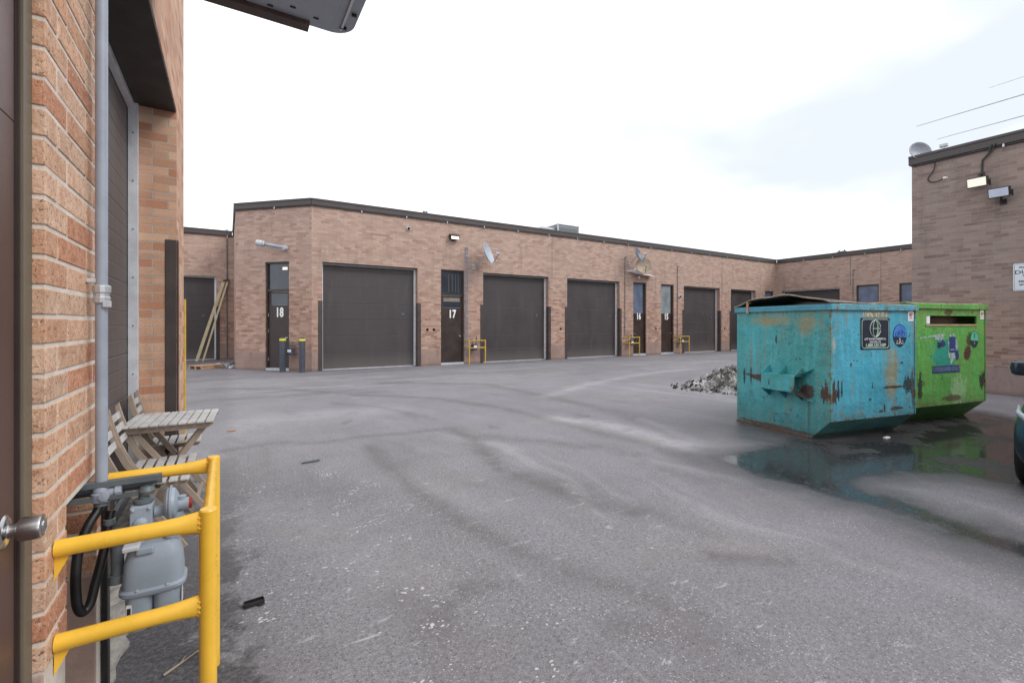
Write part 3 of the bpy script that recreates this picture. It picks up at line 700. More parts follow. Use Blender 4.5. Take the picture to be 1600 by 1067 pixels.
mb = MB(); Mk = Matrix.Translation((XN-.036, 1.487, .983)) @ Matrix.Rotation(radians(90), 4, 'Y')
mb.lathe([(0,0),(.036,0),(.037,.003),(.033,.007),(.028,.009),(.0165,.011),(.015,.018),(.016,.024),(.0235,.027),(.0265,.034),(.0275,.062),(.0265,.066),(.022,.068),(.020,.0665),(.012,.0665),(.010,.069),(0,.069)], 40, Mk)
mb.build('door_knob', M_steel, nd, smooth=True, offset=loc)
mb = MB(); mb.M = ML; mb.box(sN(.55), sN(-7), 0, .3, 0, H); mb.box(sN(YB0)+.001, sN(.55), 0, .3, 2.30, H); mb.build('wall', M_brickN, L, offset=loc)
cap(L, loc, ML, 0, 13, .03, 0, cable=False)
mb = MB(); mb.box(-10, XN-.56, -7, YE, 0, HC-.2); mb.build('wall', M_brickN, L, offset=loc)
mb = MB(); mb.box(-10, XN-.3, -7, YE, HC-.19, HC-.12); mb.build('roof', M_roof, L, offset=loc)
# ================================================================== things
RX90 = Matrix.Rotation(radians(90), 4, 'X'); RY90 = Matrix.Rotation(radians(90), 4, 'Y')
T = Matrix.Translation
# ---- yellow guards
def make_guard(name, label, m, loc, rz, group):
    g = thing(name, label, 'guard rail', loc, rz, group)
    w2, pr = .328, .345
    for sx in (-1, 1):
        x = sx*w2
        mb = MB(); mb.tube([(x, -pr, .0), (x, -pr, .885)], .0235, 20); mb.tube([(x, -pr, .885), (x, -pr, .889)], [.0235, .021], 20)
        mb.build('post', m, g, smooth=True)
        for zc in (.852, .60):
            mb = MB()
            path = [(x, -.004, zc), (x, -.12, zc), (x, -.22, zc), (x, -.27, zc), (x, -pr+.03, zc), (x, -pr+.012, zc)]
            mb.tube(path, .0225, 18, flat=[(1,1), (1,1), (1,1), (.9,1.12), (.55,1.42), (.5,1.5)])
            for k_ in range(12):
                a_ = 2*pi*k_/12; mb.lathe([(0,-.003),(.0035,-.002),(.0045,0),(.0035,.002),(0,.003)], 6, T((x+.0135*cos(a_), -pr+.0215, zc+.031*sin(a_))))
            mb.build('rail', m, g, smooth=True)
            mb = MB(); mb.add([(x-.002,-.002,zc+.015), (x-.002,-.040,zc-.01), (x-.002,-.002,zc-.085), (x+.004,-.002,zc+.015), (x+.004,-.040,zc-.01), (x+.004,-.002,zc-.085)], [(0,1,2), (5,4,3), (0,3,4,1), (1,4,5,2), (2,5,3,0)])
            mb.box(x+.004, x+.05, -.008, -.001, zc-.062, zc-.038); mb.lathe([(0,0),(.011,0),(.011,.008),(0,.009)], 6, T((x+.03, -.008, zc-.05)) @ RX90)
            mb.build('wall_bracket', m, g)
    for zc in (.866, .60):
        mb = MB(); mb.tube([(-w2+.0, -pr, zc), (w2, -pr, zc)], .0165, 14); mb.build('cross_rail', m, g, smooth=True)
    return g
GG = 'yellow gas meter guard rails'
G1 = make_guard('meter_guard', 'close glossy yellow pipe guard round the grey gas meter', M_yellow, (XN, 2.018, 0), radians(90), GG)
G2 = make_guard('meter_guard', 'small yellow guard between door 17 and the second overhead door', M_yellowd, (7.77, Y0, 0), 0, GG)
copy_tree(G2, loc=(15.80, Y0, 0))['label'] = 'small yellow guard left of door 16'
copy_tree(G2, loc=(19.30, Y0, 0))['label'] = 'smallest yellow guard, farthest along the brick row past door 15'
# small meters inside them
def small_meter(loc, rz, label, group='small wall meters'):
    t = thing('gas_meter', label, 'gas meter', loc, rz, group)
    mb = MB(); mb.box(-.10, .10, -.24, -.08, .50, .74); mb.build('meter_body', M_bollard, t, bevel=.02)
    mb = MB(); mb.box(-.06, .06, -.262, -.238, .60, .68); mb.build('dial_plate', M_white, t, bevel=.004)
    mb = MB(); mb.tube([(-.07, -.15, .74), (-.07, -.15, .90), (-.07, -.002, .90)], .018, 8); mb.tube([(.07, -.15, .74), (.07, -.15, .82), (.16, -.15, .82), (.16, -.03, .82), (.16, -.03, 1.0)], .016, 8)
    mb.build('meter_pipe', M_dpipe, t, smooth=True)
    return t
sm = small_meter((7.74, Y0, 0), 0, 'grey gas meter behind yellow guard beside door 17')
copy_tree(sm, loc=(15.78, Y0, 0))['label'] = 'grey gas meter in the yellow guard left of door 16'
copy_tree(sm, loc=(19.28, Y0, 0))['label'] = 'tiny grey gas meter in the farthest yellow guard of the row'
s18 = small_meter((XA-.60*q-.0, Y0+.60*q, 0), radians(-45), 'dark meter with white plate on the brick between two bollards')

# ---- big gas meter by the camera
gm = thing('gas_meter', 'large blue grey gas meter with regulator and pipes inside the close yellow guard', 'gas meter', (-.215, 2.02, 0))
ox, oy = -.215, 2.02
def loft(mb, secs, seg=32, e=4.0):
    """superellipse sections (z, hx, hy, cx, cy)"""
    pts = []; faces = []
    for z, hx, hy, cx, cy in secs:
        for k in range(seg):
            a = 2*pi*k/seg; c, s_ = cos(a), sin(a)
            pts.append((cx+hx*math.copysign(abs(c)**(2/e), c), cy+hy*math.copysign(abs(s_)**(2/e), s_), z))
    n = len(secs)
    for i in range(n-1):
        for k in range(seg): k2 = (k+1) % seg; faces.append((i*seg+k, i*seg+k2, (i+1)*seg+k2, (i+1)*seg+k))
    faces.append(tuple(range(seg-1, -1, -1))); faces.append(tuple((n-1)*seg+k for k in range(seg)))
    mb.add(pts, faces)
mb = MB(); K = .80; loft(mb, [(a_, b_*K, c_*K, d_, e_) for a_, b_, c_, d_, e_ in [(.545, .108, .085, 0, 0), (.553, .116, .092, 0, 0), (.563, .116, .092, 0, 0), (.570, .106, .082, 0, 0), (.60, .106, .080, 0, 0), (.655, .100, .072, 0, 0), (.695, .085, .058, 0, 0), (.705, .070, .045, 0, 0)]])
mb.build('meter_housing', M_meter, gm, smooth=True)
for sx in (-1, 1):
    mb = MB(); loft(mb, [(a_, b_*K, c_*K, d_*K, e_) for a_, b_, c_, d_, e_ in [(.425, .030, .062, sx*.046, 0), (.430, .040, .072, sx*.046, 0), (.45, .046, .078, sx*.046, 0), (.545, .050, .080, sx*.047, 0)]], e=3)
    mb.build('meter_chamber', M_meter, gm, smooth=True)
for k in range(8):
    mb = MB(); a = 2*pi*(k+.5)/8; mb.lathe([(0,0),(.008,0),(.008,.016),(.004,.02),(0,.02)], 8, T((.081*cos(a)*(1.05 if abs(cos(a)) > .5 else 1.3), .063*sin(a)*1.1, .553)))
    mb.build('meter_bolt', M_meter, gm)
mb = MB(); mb.box(.0785, .0800, -.03, .01, .475, .53); mb.build('barcode_label', M_white, gm)
mb = MB(); mb.box(-.068, -.054, -.0650, -.0560, .47, .525); mb.box(-.066, -.056, -.0658, -.0651, .478, .517, 1); mb.build('serial_label', [M_white, M_blackp], gm)
mb = MB(); mb.lathe([(.018,.0),(.024,.0),(.026,.012),(.02,.016),(.02,.05),(.016,.055)], 16, T((-.045, 0, .70))); mb.lathe([(.018,.0),(.024,.0),(.026,.012),(.02,.016),(.02,.05),(.016,.055)], 16, T((.05, 0, .70)))
mb.build('meter_ports', M_meter, gm, smooth=True)
mb = MB(); mb.box(-.045, .005, -.060, -.040, .680, .705); mb.build('index_window', M_meter, gm, bevel=.006)
# regulator : box body, diaphragm disc, vent stub, red cap
mb = MB(); mb.box(-.062, -.002, -.045, .03, .755, .838); mb.lathe([(0,0),(.020,0),(.020,.014),(.008,.020),(0,.020)], 12, T((-.032, -.045, .785)) @ RX90)
for px_, pz in ((-.054,.83),(-.010,.83),(-.054,.763),(-.010,.763)): mb.lathe([(0,0),(.006,0),(.006,.006),(0,.007)], 6, T((px_, -.045, pz)) @ RX90)
mb.build('regulator_body', M_meter, gm, bevel=.008)
mb = MB(); mb.lathe([(0,-.016),(.045,-.016),(.052,-.010),(.052,-.003),(.060,-.002),(.060,.003),(.052,.004),(.050,.012),(.030,.022),(.0,.022)], 32, T((.046, 0, .822)) @ RY90)
mb.build('regulator_disc', M_meter, gm, smooth=True)
mb = MB(); mb.tube([(.060, 0, .812), (.098, 0, .812)], .021, 18); mb.tube([(.0, 0, .80), (.04, 0, .80)], .018, 14); mb.tube([(.078, 0, .812), (.078, 0, .842)], .013, 12)
mb.tube([(.062, 0, .75), (.062, 0, .79)], .02, 14)
mb.build('regulator_stub', M_meter, gm, smooth=True)
mb = MB(); mb.tube([(.098, 0, .812), (.107, 0, .812)], .019, 18); mb.build('red_plug', M_red, gm, smooth=True)
mb = MB(); mb.tube([(-.03, 0, .838), (-.03, 0, .885)], .015, 14); mb.lathe([(0,0),(.022,0),(.025,.012),(.018,.026),(0,.03)], 16, T((-.022, 0, .868)))
mb.lathe([(.016,0),(.030,.002),(.030,.012),(.016,.014)], 12, T((-.03, 0, .840)))
mb.build('pipe_elbow', M_dpipe, gm, smooth=True)
mb = MB(); mb.tube([(-.24, .06, .882), (-.01, .03, .892)], .014, 12); mb.build('supply_pipe', M_dpipe, gm, smooth=True)
mb = MB(); mb.box(-.25, .02, .010, .014, .895, .930); mb.box(-.25, .02, -.012, .012, .926, .930); mb.box(-.25, .02, -.012, -.008, .912, .926)
mb.box(-.25, -.04, -.012, .010, .868, .872); mb.box(-.25, -.04, -.012, -.008, .872, .884)
mb.tube([(-.105, 0, .928), (-.105, 0, .845)], .004, 8)
mb.build('strut_bracket', M_dpipe, gm)
mb = MB(); mb.tube([(-.10, .0, .75), (-.10, .0, .60), (-.10, 0, .585)], .018, 14); mb.lathe([(.018,0),(.025,.002),(.025,.03),(.018,.032)], 12, T((-.10, 0, .583))); mb.tube([(-.10, 0, .75), (-.05, 0, .76)], .018, 14)
mb.build('drop_pipe', M_dpipe, gm, smooth=True)
mb = MB(); mb.tube([(-.062,-.02,.74),(-.10,-.03,.735)], .012, 8); mb.box(-.075, -.03, -.095, -.05, .712, .728); mb.build('lock_wing', M_lgrey, gm, bevel=.004)

# ---- gas riser on the wall with valve and black hose
rs = thing('gas_riser_pipe', 'tall grey vertical pipe with a union in front of the close brick wall', 'pipe', (-.357, 2.03, 0))
mb = MB(); mb.tube([(0,0,.905), (0,0,1.52)], .0165, 20); mb.tube([(0,0,1.58), (0,0,5.1)], .0165, 20); mb.build('pipe', M_cond, rs, smooth=True)
mb = MB(); mb.lathe([(.0165,0),(.023,.002),(.024,.02),(.021,.022),(.021,.034),(.025,.036),(.025,.058),(.0165,.062)], 12, T((0,0,1.52))); mb.build('union', M_galv, rs, bevel=.001)
mb = MB(); mb.box(-.038, -.012, -.010, .010, 1.588, 1.602); mb.build('pipe_clip', M_lgrey, rs, bevel=.002)
mb = MB(); mb.box(.006, .028, -.024, -.012, 1.507, 1.528); mb.build('union_lug', M_lgrey, rs, bevel=.002)
mb = MB(); mb.lathe([(.0165,0),(.028,.004),(.028,.03),(.024,.034),(.024,.05),(.020,.055)], 14, T((0,0,.86))); mb.tube([(0,0,.885), (.05,0,.895)], [.022,.018], 14)
mb.lathe([(.018,0),(.026,.002),(.026,.018),(.018,.02)], 8, T((.035,0,.892)) @ RY90); mb.lathe([(0,0),(.014,0),(.014,.015),(0,.017)], 10, T((.012,-.022,.885)) @ RX90)
mb.build('valve', M_cond, rs, smooth=True)
hs = thing('black_hose', 'thick black hose hanging in a loop below the grey riser pipe', 'hose', (-.357, 2.03, 0))
pts = [(0,0,.875), (-.006,-.01,.84), (-.026,-.035,.80), (-.044,-.055,.74), (-.050,-.065,.67), (-.050,-.065,.60), (-.046,-.062,.555), (-.036,-.05,.530), (-.022,-.035,.545), (-.012,-.02,.60), (.0,-.01,.66), (.010,.0,.72), (.016,.01,.78), (.022,.02,.82)]
def smooth_path(p, n=4):
    P = [Vector(a) for a in p]; out = []
    for i in range(len(P)-1):
        p0 = P[max(i-1,0)]; p1 = P[i]; p2 = P[i+1]; p3 = P[min(i+2, len(P)-1)]
        for k in range(n):
            t_ = k/n; out.append(.5*((2*p1)+(p2-p0)*t_+(2*p0-5*p1+4*p2-p3)*t_*t_+(3*p1-p0-3*p2+p3)*t_**3))
    out.append(P[-1]); return out
mb = MB(); mb.tube(smooth_path(pts), .0135, 14); mb.build('hose', M_black, hs, smooth=True)
mb = MB(); mb.lathe([(.0135,0),(.018,.001),(.018,.035),(.014,.037)], 14, T((-.002,-.004,.845)) @ Matrix.Rotation(radians(-12), 4, 'X')); mb.build('hose_collar', M_dpipe, hs, smooth=True)
mb = MB(); mb.lathe([(.0135,0),(.017,.001),(.017,.02),(.0135,.022)], 12, T((.018,.012,.775))); mb.build('hose_collar', M_dpipe, hs, smooth=True)

# ---- folding chairs and table
def make_chair(label, loc, rz):
    t = thing('folding_chair', label, 'chair', loc, rz, 'folding wooden chairs')
    hw = .165   # local x forward, y sideways
    for s_ in (-1, 1):
        y = s_*hw; mb = MB()
        P = [(.34,.0), (.25,.16), (.10,.36), (.00,.50), (-.06,.64), (-.10,.78), (-.115,.86)]
        wd = [.034,.034,.038,.042,.042,.040,.030]
        L1 = []; L2 = []
        for i, (a, b) in enumerate(P):
            dx = P[min(i+1,6)][0]-P[max(i-1,0)][0]; dz = P[min(i+1,6)][1]-P[max(i-1,0)][1]; l = sqrt(dx*dx+dz*dz)
            L1.append((a+dz/l*wd[i]/2, b-dx/l*wd[i]/2)); L2.append((a-dz/l*wd[i]/2, b+dx/l*wd[i]/2))
        poly = L1 + [(-.105,.885)] + L2[::-1]
        mb.prism(poly, y-.011, y+.011, 'y'); mb.build('back_post', M_wood, t, bevel=.003)
        mb = MB(); yy = y-s_*.026; mb.bar((-.02, yy, .0), (.20, yy, .425), .02, .034); mb.build('rear_leg', M_wood, t, bevel=.002)
        mb = MB(); mb.prism([(-.02,.405),(.345,.405),(.36,.425),(.36,.436),(-.02,.436)], yy-.010, yy+.010, 'y'); mb.build('seat_rail', M_wood, t)
    for k in range(3):
        zc = .80-k*.075; xc = -.103+k*.020
        mb = MB(); mb.bar((xc, -hw+.011, zc), (xc, hw-.011, zc), .012, .046, up=(-.2, 0, 1)); mb.build('back_slat', M_woodt, t, bevel=.002)
    for k in range(6):
        x = .005+k*.062; mb = MB(); mb.box(x, x+.046, -.178, .178, .437, .449); mb.build('seat_slat', M_woodt, t, bevel=.002)
    for a_, w_, z_ in ((.262, hw, .13), (.03, .14, .10)):
        mb = MB(); mb.bar((a_,-w_,z_), (a_,w_,z_), .02, .03); mb.build('stretcher', M_wood, t)
    return t
chA = make_chair('weathered folding chair nearest the yellow guard', (-.575, 3.86, 0), 0)
chB = copy_tree(chA, loc=(-.565, 4.20, 0)); chB['label'] = 'weathered folding chair partly tucked under the slatted table'
chC = copy_tree(chA, loc=(-.560, 5.00, 0)); chC['label'] = 'folding chair beyond the slatted table at the brick pillar'
tb = thing('folding_table', 'bleached slatted folding table with crossed legs before the overhead door', 'table', (-.36, 4.56, 0), radians(-3))
for k in range(10):
    x = -.285+k*.0575; mb = MB(); mb.box(x, x+.0475, -.29, .29, .698, .711); mb.build('table_slat', M_woodt, tb, bevel=.002)
for s_ in (-1, 1):
    y = s_*.235; mb = MB(); mb.prism([(-.27,.697),(.27,.697),(.285,.68),(.24,.650),(-.24,.650),(-.285,.68)], y-.01, y+.01, 'y'); mb.build('apron', M_wood, tb)
    mb = MB(); mb.bar((-.22, y-.022*s_, .66), (.24, y-.022*s_, .0), .02, .038); mb.build('leg', M_wood, tb, bevel=.002)
    mb = MB(); mb.bar((.22, y-.046*s_, .66), (-.24, y-.046*s_, .0), .02, .038); mb.build('leg', M_wood, tb, bevel=.002)
for a_ in (.17, -.17):
    mb = MB(); mb.bar((a_,-.19,.10), (a_,.19,.10), .02, .03); mb.build('stretcher', M_wood, tb)

# ---- yellow corner post beyond the pillar
yp = MB(); yp.tube([(0,0,0), (0,0,1.72)], .013, 12); o = yp.build('corner_post', M_yellowd, None, smooth=True); o.location = (-.388, 6.035, 0)
tag(o, 'thin yellow upright pipe hugging the far edge of the close wall', 'post')

# ---- overhead fixture
fx = thing('overhead_fixture', 'grey metal pan with brown channel jutting out overhead at the top of the view', 'light fixture', (XN, 3.15, 3.55))
def rrect(x0, x1, y0, y1, r, n=8, corners=(0,1,1,0)):
    P = []
    for (cx, cy, a0), f in zip([(x0, y0, 180), (x1, y0, 270), (x1, y1, 0), (x0, y1, 90)], corners):
        rr = r if f else .005
        ccx = cx + (rr if cx == x0 else -rr); ccy = cy + (rr if cy == y0 else -rr)
        for k in range(n+1): a = radians(a0+90*k/n); P.append((ccx+rr*cos(a), ccy+rr*sin(a)))
    return P
mb = MB(); mb.prism(rrect(.30, 1.175, -.45, .42, .15), .03, .16, 'z'); mb.build('pan', M_dish, fx, bevel=.02)
mb = MB(); mb.prism(rrect(.50, 1.03, -.36, .395, .06), .018, .031, 'z'); mb.build('inner_tray', M_dish, fx, bevel=.008)
mb = MB()
for a, b in ((.62,.30),(.75,.24),(.90,.28),(1.09,.30),(1.12,.12),(.70,-.05)): mb.prism(rrect(a, a+.035, b, b+.014, .005), .012, .0175 if a < 1.03 else .029, 'z')
mb.build('slots', M_black, fx)
mb = MB(); mb.box(1.085, 1.10, -.05, .30, .012, .029); mb.lathe([(0,0),(.012,0),(.012,.012),(0,.014)], 10, T((1.09, .33, .016))); mb.build('latch_rod', M_steel, fx)
mb = MB(); mb.box(.01, .885, .345, .435, -.012, .012); mb.box(.01, .885, .425, .437, .012, .10); mb.box(.01, .885, .343, .355, .012, .05); mb.build('support_channel', mat('rusty_brown_steel', (.085,.060,.052), .6, var=.2, scale=8, bump=.1, dirt=(.2,.12,.08), dirtamt=.6), fx)
mb = MB(); mb.box(0, .30, -.2, .30, .04, .14); mb.box(-.0, .012, -.3, .45, -.05, .2); mb.build('mount', M_dpipe, fx, bevel=.01)

# ---- dumpsters
def paint(name, c1, c2, stains, rust=.5, wax=0, axis='x', wid=1.57):
    m, t = newmat(name); o = t.n('ShaderNodeTexCoord').outputs['Object']; x, y, z = t.sep(o)
    u = x if axis == 'x' else y
    P2 = t.vec(u, z, 0.0)
    a = t.noise(o, 1.4, 5, .6); st = t.noise(t.vec(t.math('MULTIPLY', u, 7.0), t.math('MULTIPLY', z, .8), 0.0), 1.6, 6, .65); f = t.noise(o, 30, 5, .7)
    c = t.mix(t.ramp(a, .32, .68), c1, c2)
    c = t.mix(t.ramp(st, .46, .66, 0, .35), c, [min(1, k*1.35+.03) for k in c2])
    # ochre run marks
    rn = t.math('MULTIPLY', t.ramp(t.noise(t.vec(t.math('MULTIPLY', u, 20.0), t.math('MULTIPLY', z, .7), 5.0), 1.2, 5, .7), .50, .64), t.ramp(t.noise(P2, 1.8, 4, .6), .36, .58))
    c = t.mix(t.math('MULTIPLY', rn, .75), c, (.26,.20,.09))
    wd = t.noise(P2, 60, 4, .7, .5)
    c = t.mix(t.math('MULTIPLY', t.ramp(wd, .55, .8), .35), c, [k*.6 for k in c1])
    chips = t.noise(t.mul(P2, 1.0, .6, 1), 16, 5, .75, .6)
    msk = t.noise(P2, 2.3, 3, .6)
    c = t.mix(t.math('MULTIPLY', t.ramp(chips, .605, .63), t.ramp(msk, .44, .56)), c, (.05,.028,.02))
    # rust creeping in from seams, rim and lower edges
    eu = t.math('MINIMUM', t.math('ABSOLUTE', u), t.math('ABSOLUTE', t.math('SUBTRACT', u, wid))); ez = t.math('MINIMUM', t.math('ABSOLUTE', t.math('SUBTRACT', z, 1.63)), t.math('ABSOLUTE', t.math('SUBTRACT', z, .27 if axis == 'x' else .02)))
    en = t.noise(t.mul(P2, 1.0, .8, 1), 13, 6, .75, .5); em = t.math('MINIMUM', eu, ez)
    c = t.mix(t.ramp(t.math('ADD', t.math('MULTIPLY', em, 2.6), t.math('SUBTRACT', en, .5)), .02, -.06, 0, .9), c, (.085,.042,.025))
    c = t.mix(t.ramp(t.math('ADD', t.math('MULTIPLY', em, 1.1), t.math('SUBTRACT', en, .5)), .12, -.10, 0, .5), c, (.24,.18,.08))
    gr = t.noise(t.mul(P2, 2.2, .5, 1), 2.0, 6, .7); c = t.mix(t.ramp(gr, .5, .72, 0, .42), c, [k*.42+.02 for k in c1])
    edge = t.noise(t.mul(P2, 1.0, 6.0, 1), 2.2, 5, .7, .4)
    c = t.mix(t.math('MULTIPLY', t.math('MULTIPLY', t.ramp(edge, .61, .64), t.ramp(z, .75, .25, 0, 1)), .8), c, (.06,.035,.025))
    for (cu, cz, ru, rz_, col, amp) in stains:
        uu = t.math('DIVIDE', t.math('SUBTRACT', u, cu), ru); vv = t.math('DIVIDE', t.math('SUBTRACT', z, cz), rz_)
        d = t.math('SQRT', t.math('ADD', t.math('MULTIPLY', uu, uu), t.math('MULTIPLY', vv, vv)))
        nn = t.noise(t.vec(t.math('MULTIPLY', u, 26.0 if amp > 1 else 9.0), t.math('MULTIPLY', z, 7.0 if amp > 1 else 9.0), cu*7), 1.0, 5, .7)
        fz = t.math('MULTIPLY', t.math('SUBTRACT', t.noise(P2, 34, 5, .75), .5), 1.5)
        dd = t.math('ADD', t.math('ADD', d, fz), t.math('MULTIPLY', t.math('SUBTRACT', nn, .5), 1.6 if amp <= 1 else 3.4))
        mk = t.ramp(dd, 1.02, .80 if (amp > 1 or col[0] < .1) else .2)
        c = t.mix(t.math('MULTIPLY', mk, min(1, amp if amp <= 1 else amp-1)), c, col)
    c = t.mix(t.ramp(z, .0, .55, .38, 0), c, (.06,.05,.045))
    t.out(col=c, rough=t.ramp(f, .3, .7, .38, .6), nrm=t.bump(t.math('ADD', t.math('MULTIPLY', a, 3.0), t.math('MULTIPLY', f, .12)), .5, .045), spec=.42); return m
RU = (.075,.03,.018); BK = (.018,.016,.017); OC = (.30,.25,.12); CR = (.55,.5,.38)
Wb, Db, Hb = 1.57, 1.436, 1.63
MBf = paint('paint_sky_blue', (.055,.32,.44), (.075,.395,.54), [(.05,.60,.06,.17,RU,1.95),(.13,.63,.022,.13,BK,1.95),(.19,.64,.022,.12,BK,1.9),(1.42,.66,.075,.13,BK,1.85),(1.52,.60,.05,.2,RU,1.8),(.80,1.56,.34,.09,OC,.8),(1.10,.80,.17,.55,OC,.75),(.05,1.2,.05,.12,CR,.6),(1.15,.64,.22,.02,RU,.9),(1.2,.36,.12,.03,RU,.9),(.90,.34,.05,.02,RU,.9),(.97,.37,.02,.05,RU,.9),(.70,.5,.03,.02,RU,.9),(.35,.95,.02,.03,RU,.9),(1.3,.95,.03,.02,RU,.9)])
MBs = paint('paint_teal', (.05,.31,.31), (.07,.385,.44), [(.07,.60,.06,.13,RU,1.95),(1.20,.72,.10,.02,RU,.9),(1.05,.70,.14,.045,RU,.95),(.30,.60,.12,.09,RU,.9),(.85,1.50,.42,.11,OC,.8),(.32,1.45,.18,.20,OC,.7),(.76,1.25,.015,.06,BK,.9),(1.30,.70,.02,.12,BK,.9),(1.18,.72,.015,.14,BK,.9),(.60,.3,.02,.3,OC,.5),(.28,.35,.02,.25,RU,.5),(.8,.05,.7,.03,RU,.75)], axis='y')
MGf = paint('paint_grass_green', (.085,.30,.06), (.11,.38,.08), [(1.38,1.02,.11,.12,RU,1),(1.43,1.22,.07,.12,RU,.9),(1.78,.60,.09,.13,BK,1.95),(.22,.55,.08,.18,BK,1.9),(.9,1.63,.1,.05,RU,.8),(1.15,.46,.2,.22,(.35,.5,.3),1.6),(1.0,.36,.3,.05,RU,.8),(.8,1.0,.32,.26,(.02,.27,.20),1.0)], wid=1.86)
M_in = mat('dumpster_inside', (.05,.035,.03), .8, bump=.1)
M_skid = mat('rust_skid', (.12,.06,.035), .8, var=.3, scale=8, bump=.3)
def dumpster(name, label, loc, rz, Wd, Dd, Hd, mf, ms, slot=None, n_gus=2):
    t = thing(name, label, 'dumpster', loc, rz)
    c = .265; th = .02
    prof_o = [(0, c), (0, Hd), (Dd, Hd), (Dd, 0), (c, 0)]
    # front plate
    mb = MB()
    if slot:
        a, b, z0, z1 = slot
        mb.box(0, a, 0, th, c, Hd); mb.box(b, Wd, 0, th, c, Hd); mb.box(a, b, 0, th, c, z0); mb.box(a, b, 0, th, z1, Hd)
    else: mb.box(0, Wd, 0, th, c, Hd)
    mb.build('front_panel', mf, t)
    mb = MB(); mb.prism([(0, c), (c, 0), (c+.02, .006), (.02, c)], 0.002, Wd-.002, 'x'); mb.build('sloped_base', ms, t)
    mb = MB(); mb.prism([(c+.02, .006), (c, 0.001), (Dd-.003, 0.001), (Dd-.003, .02), (c+.02, .02)], .003, Wd-.003, 'x'); mb.build('floor_plate', ms, t)
    for x0 in (0, Wd-th):
        mb = MB(); mb.prism([(.001, c+.001), (.001, Hd), (Dd, Hd), (Dd, .004), (c, .004)], x0-.004 if x0 == 0 else x0, x0+th+(0 if x0 == 0 else .004), 'x'); mb.build('side_panel', ms, t)
    mb = MB(); mb.box(th, Wd-th, Dd-th, Dd-.002, .02, Hd); mb.build('rear_panel', ms, t)
    # top rim
    mb = MB(); r = .028
    mb.box(-r, Wd+r, -r, .04, Hd-.004, Hd+.072); mb.box(-r, Wd+r, Dd-.04, Dd+r, Hd-.004, Hd+.072); mb.box(-r, .04, .04, Dd-.04, Hd-.004, Hd+.072); mb.box(Wd-.04, Wd+r, .04, Dd-.04, Hd-.004, Hd+.072)
    mb.build('top_rim', [mf], t, bevel=.006)
    mb = MB(); mb.box(-.008, .018, -.008, -.0, c, Hd-.006); mb.box(Wd-.018, Wd+.008, -.008, 0, c, Hd-.006); mb.build('corner_strip', ms, t, bevel=.003)
    # rust along skid
    for a_ in (-.006, Wd+.006):
        mb = MB(); mb.bar((a_, c, .012), (a_, Dd, .012), .02, .025); mb.build('skid', M_skid, t)
    # fork sleeves
    for sx in (-1, 1):
        x0 = -.004 if sx < 0 else Wd+.004; x1 = x0+sx*.15
        y0, y1, z0, z1 = .37, .87, .575, .79
        xa, xb = min(x0, x1), max(x0, x1)
        mb = MB(); tt = .012
        mb.box(xa, xb, y0, y1, z1-tt, z1); mb.box(xa, xb, y0, y1, z0, z0+tt)
        if sx < 0: mb.box(x1, x1+tt, y0, y1, z0+tt, z1-tt)
        else: mb.box(x1-tt, x1, y0, y1, z0+tt, z1-tt)
        fs = mb.build('fork_sleeve', ms, t, bevel=.003)
        for yy in (y0, .61, y1-.008):
            for zz, dz in ((z1, .11), (z0, -.11)):
                mb = MB(); p = [(x0, zz), (x1, zz), (x0, zz+dz)]
                mb.add([(p[0][0], yy, p[0][1]), (p[1][0], yy, p[1][1]), (p[2][0], yy, p[2][1]), (p[0][0], yy+.008, p[0][1]), (p[1][0], yy+.008, p[1][1]), (p[2][0], yy+.008, p[2][1])], [(0,1,2), (5,4,3), (0,3,4,1), (1,4,5,2), (2,5,3,0)])
                mb.build('gusset', ms, fs)
        # flared mouth
        mb = MB(); mb.add([(x0, y0-.16, z1+.10), (x1, y0-.004, z1), (x1, y0-.004, z0), (x0, y0-.16, z0-.12), (x0, y0-.155, z1+.10), (x1+sx*.006, y0, z1), (x1+sx*.006, y0, z0), (x0, y0-.155, z0-.12)], [(0,1,5,4), (2,3,7,6), (0,4,7,3)])
        mb.add([(x0, y0-.004, z1), (x1, y0-.004, z1), (x0, y0-.16, z1+.10)], [(0,1,2)]); mb.add([(x0, y0-.004, z0), (x1, y0-.004, z0), (x0, y0-.16, z0-.12)], [(0,1,2)])
        mb.build('sleeve_flare', ms, fs)
    return t
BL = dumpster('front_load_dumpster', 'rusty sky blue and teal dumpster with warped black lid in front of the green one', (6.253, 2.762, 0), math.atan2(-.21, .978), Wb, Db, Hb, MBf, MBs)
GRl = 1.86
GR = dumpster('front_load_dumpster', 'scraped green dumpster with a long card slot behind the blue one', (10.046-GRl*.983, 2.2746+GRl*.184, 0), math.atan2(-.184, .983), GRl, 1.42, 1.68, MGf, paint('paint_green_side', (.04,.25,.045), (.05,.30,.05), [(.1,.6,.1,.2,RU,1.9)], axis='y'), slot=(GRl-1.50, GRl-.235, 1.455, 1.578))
BL['group'] = GR['group'] = 'front load dumpsters'
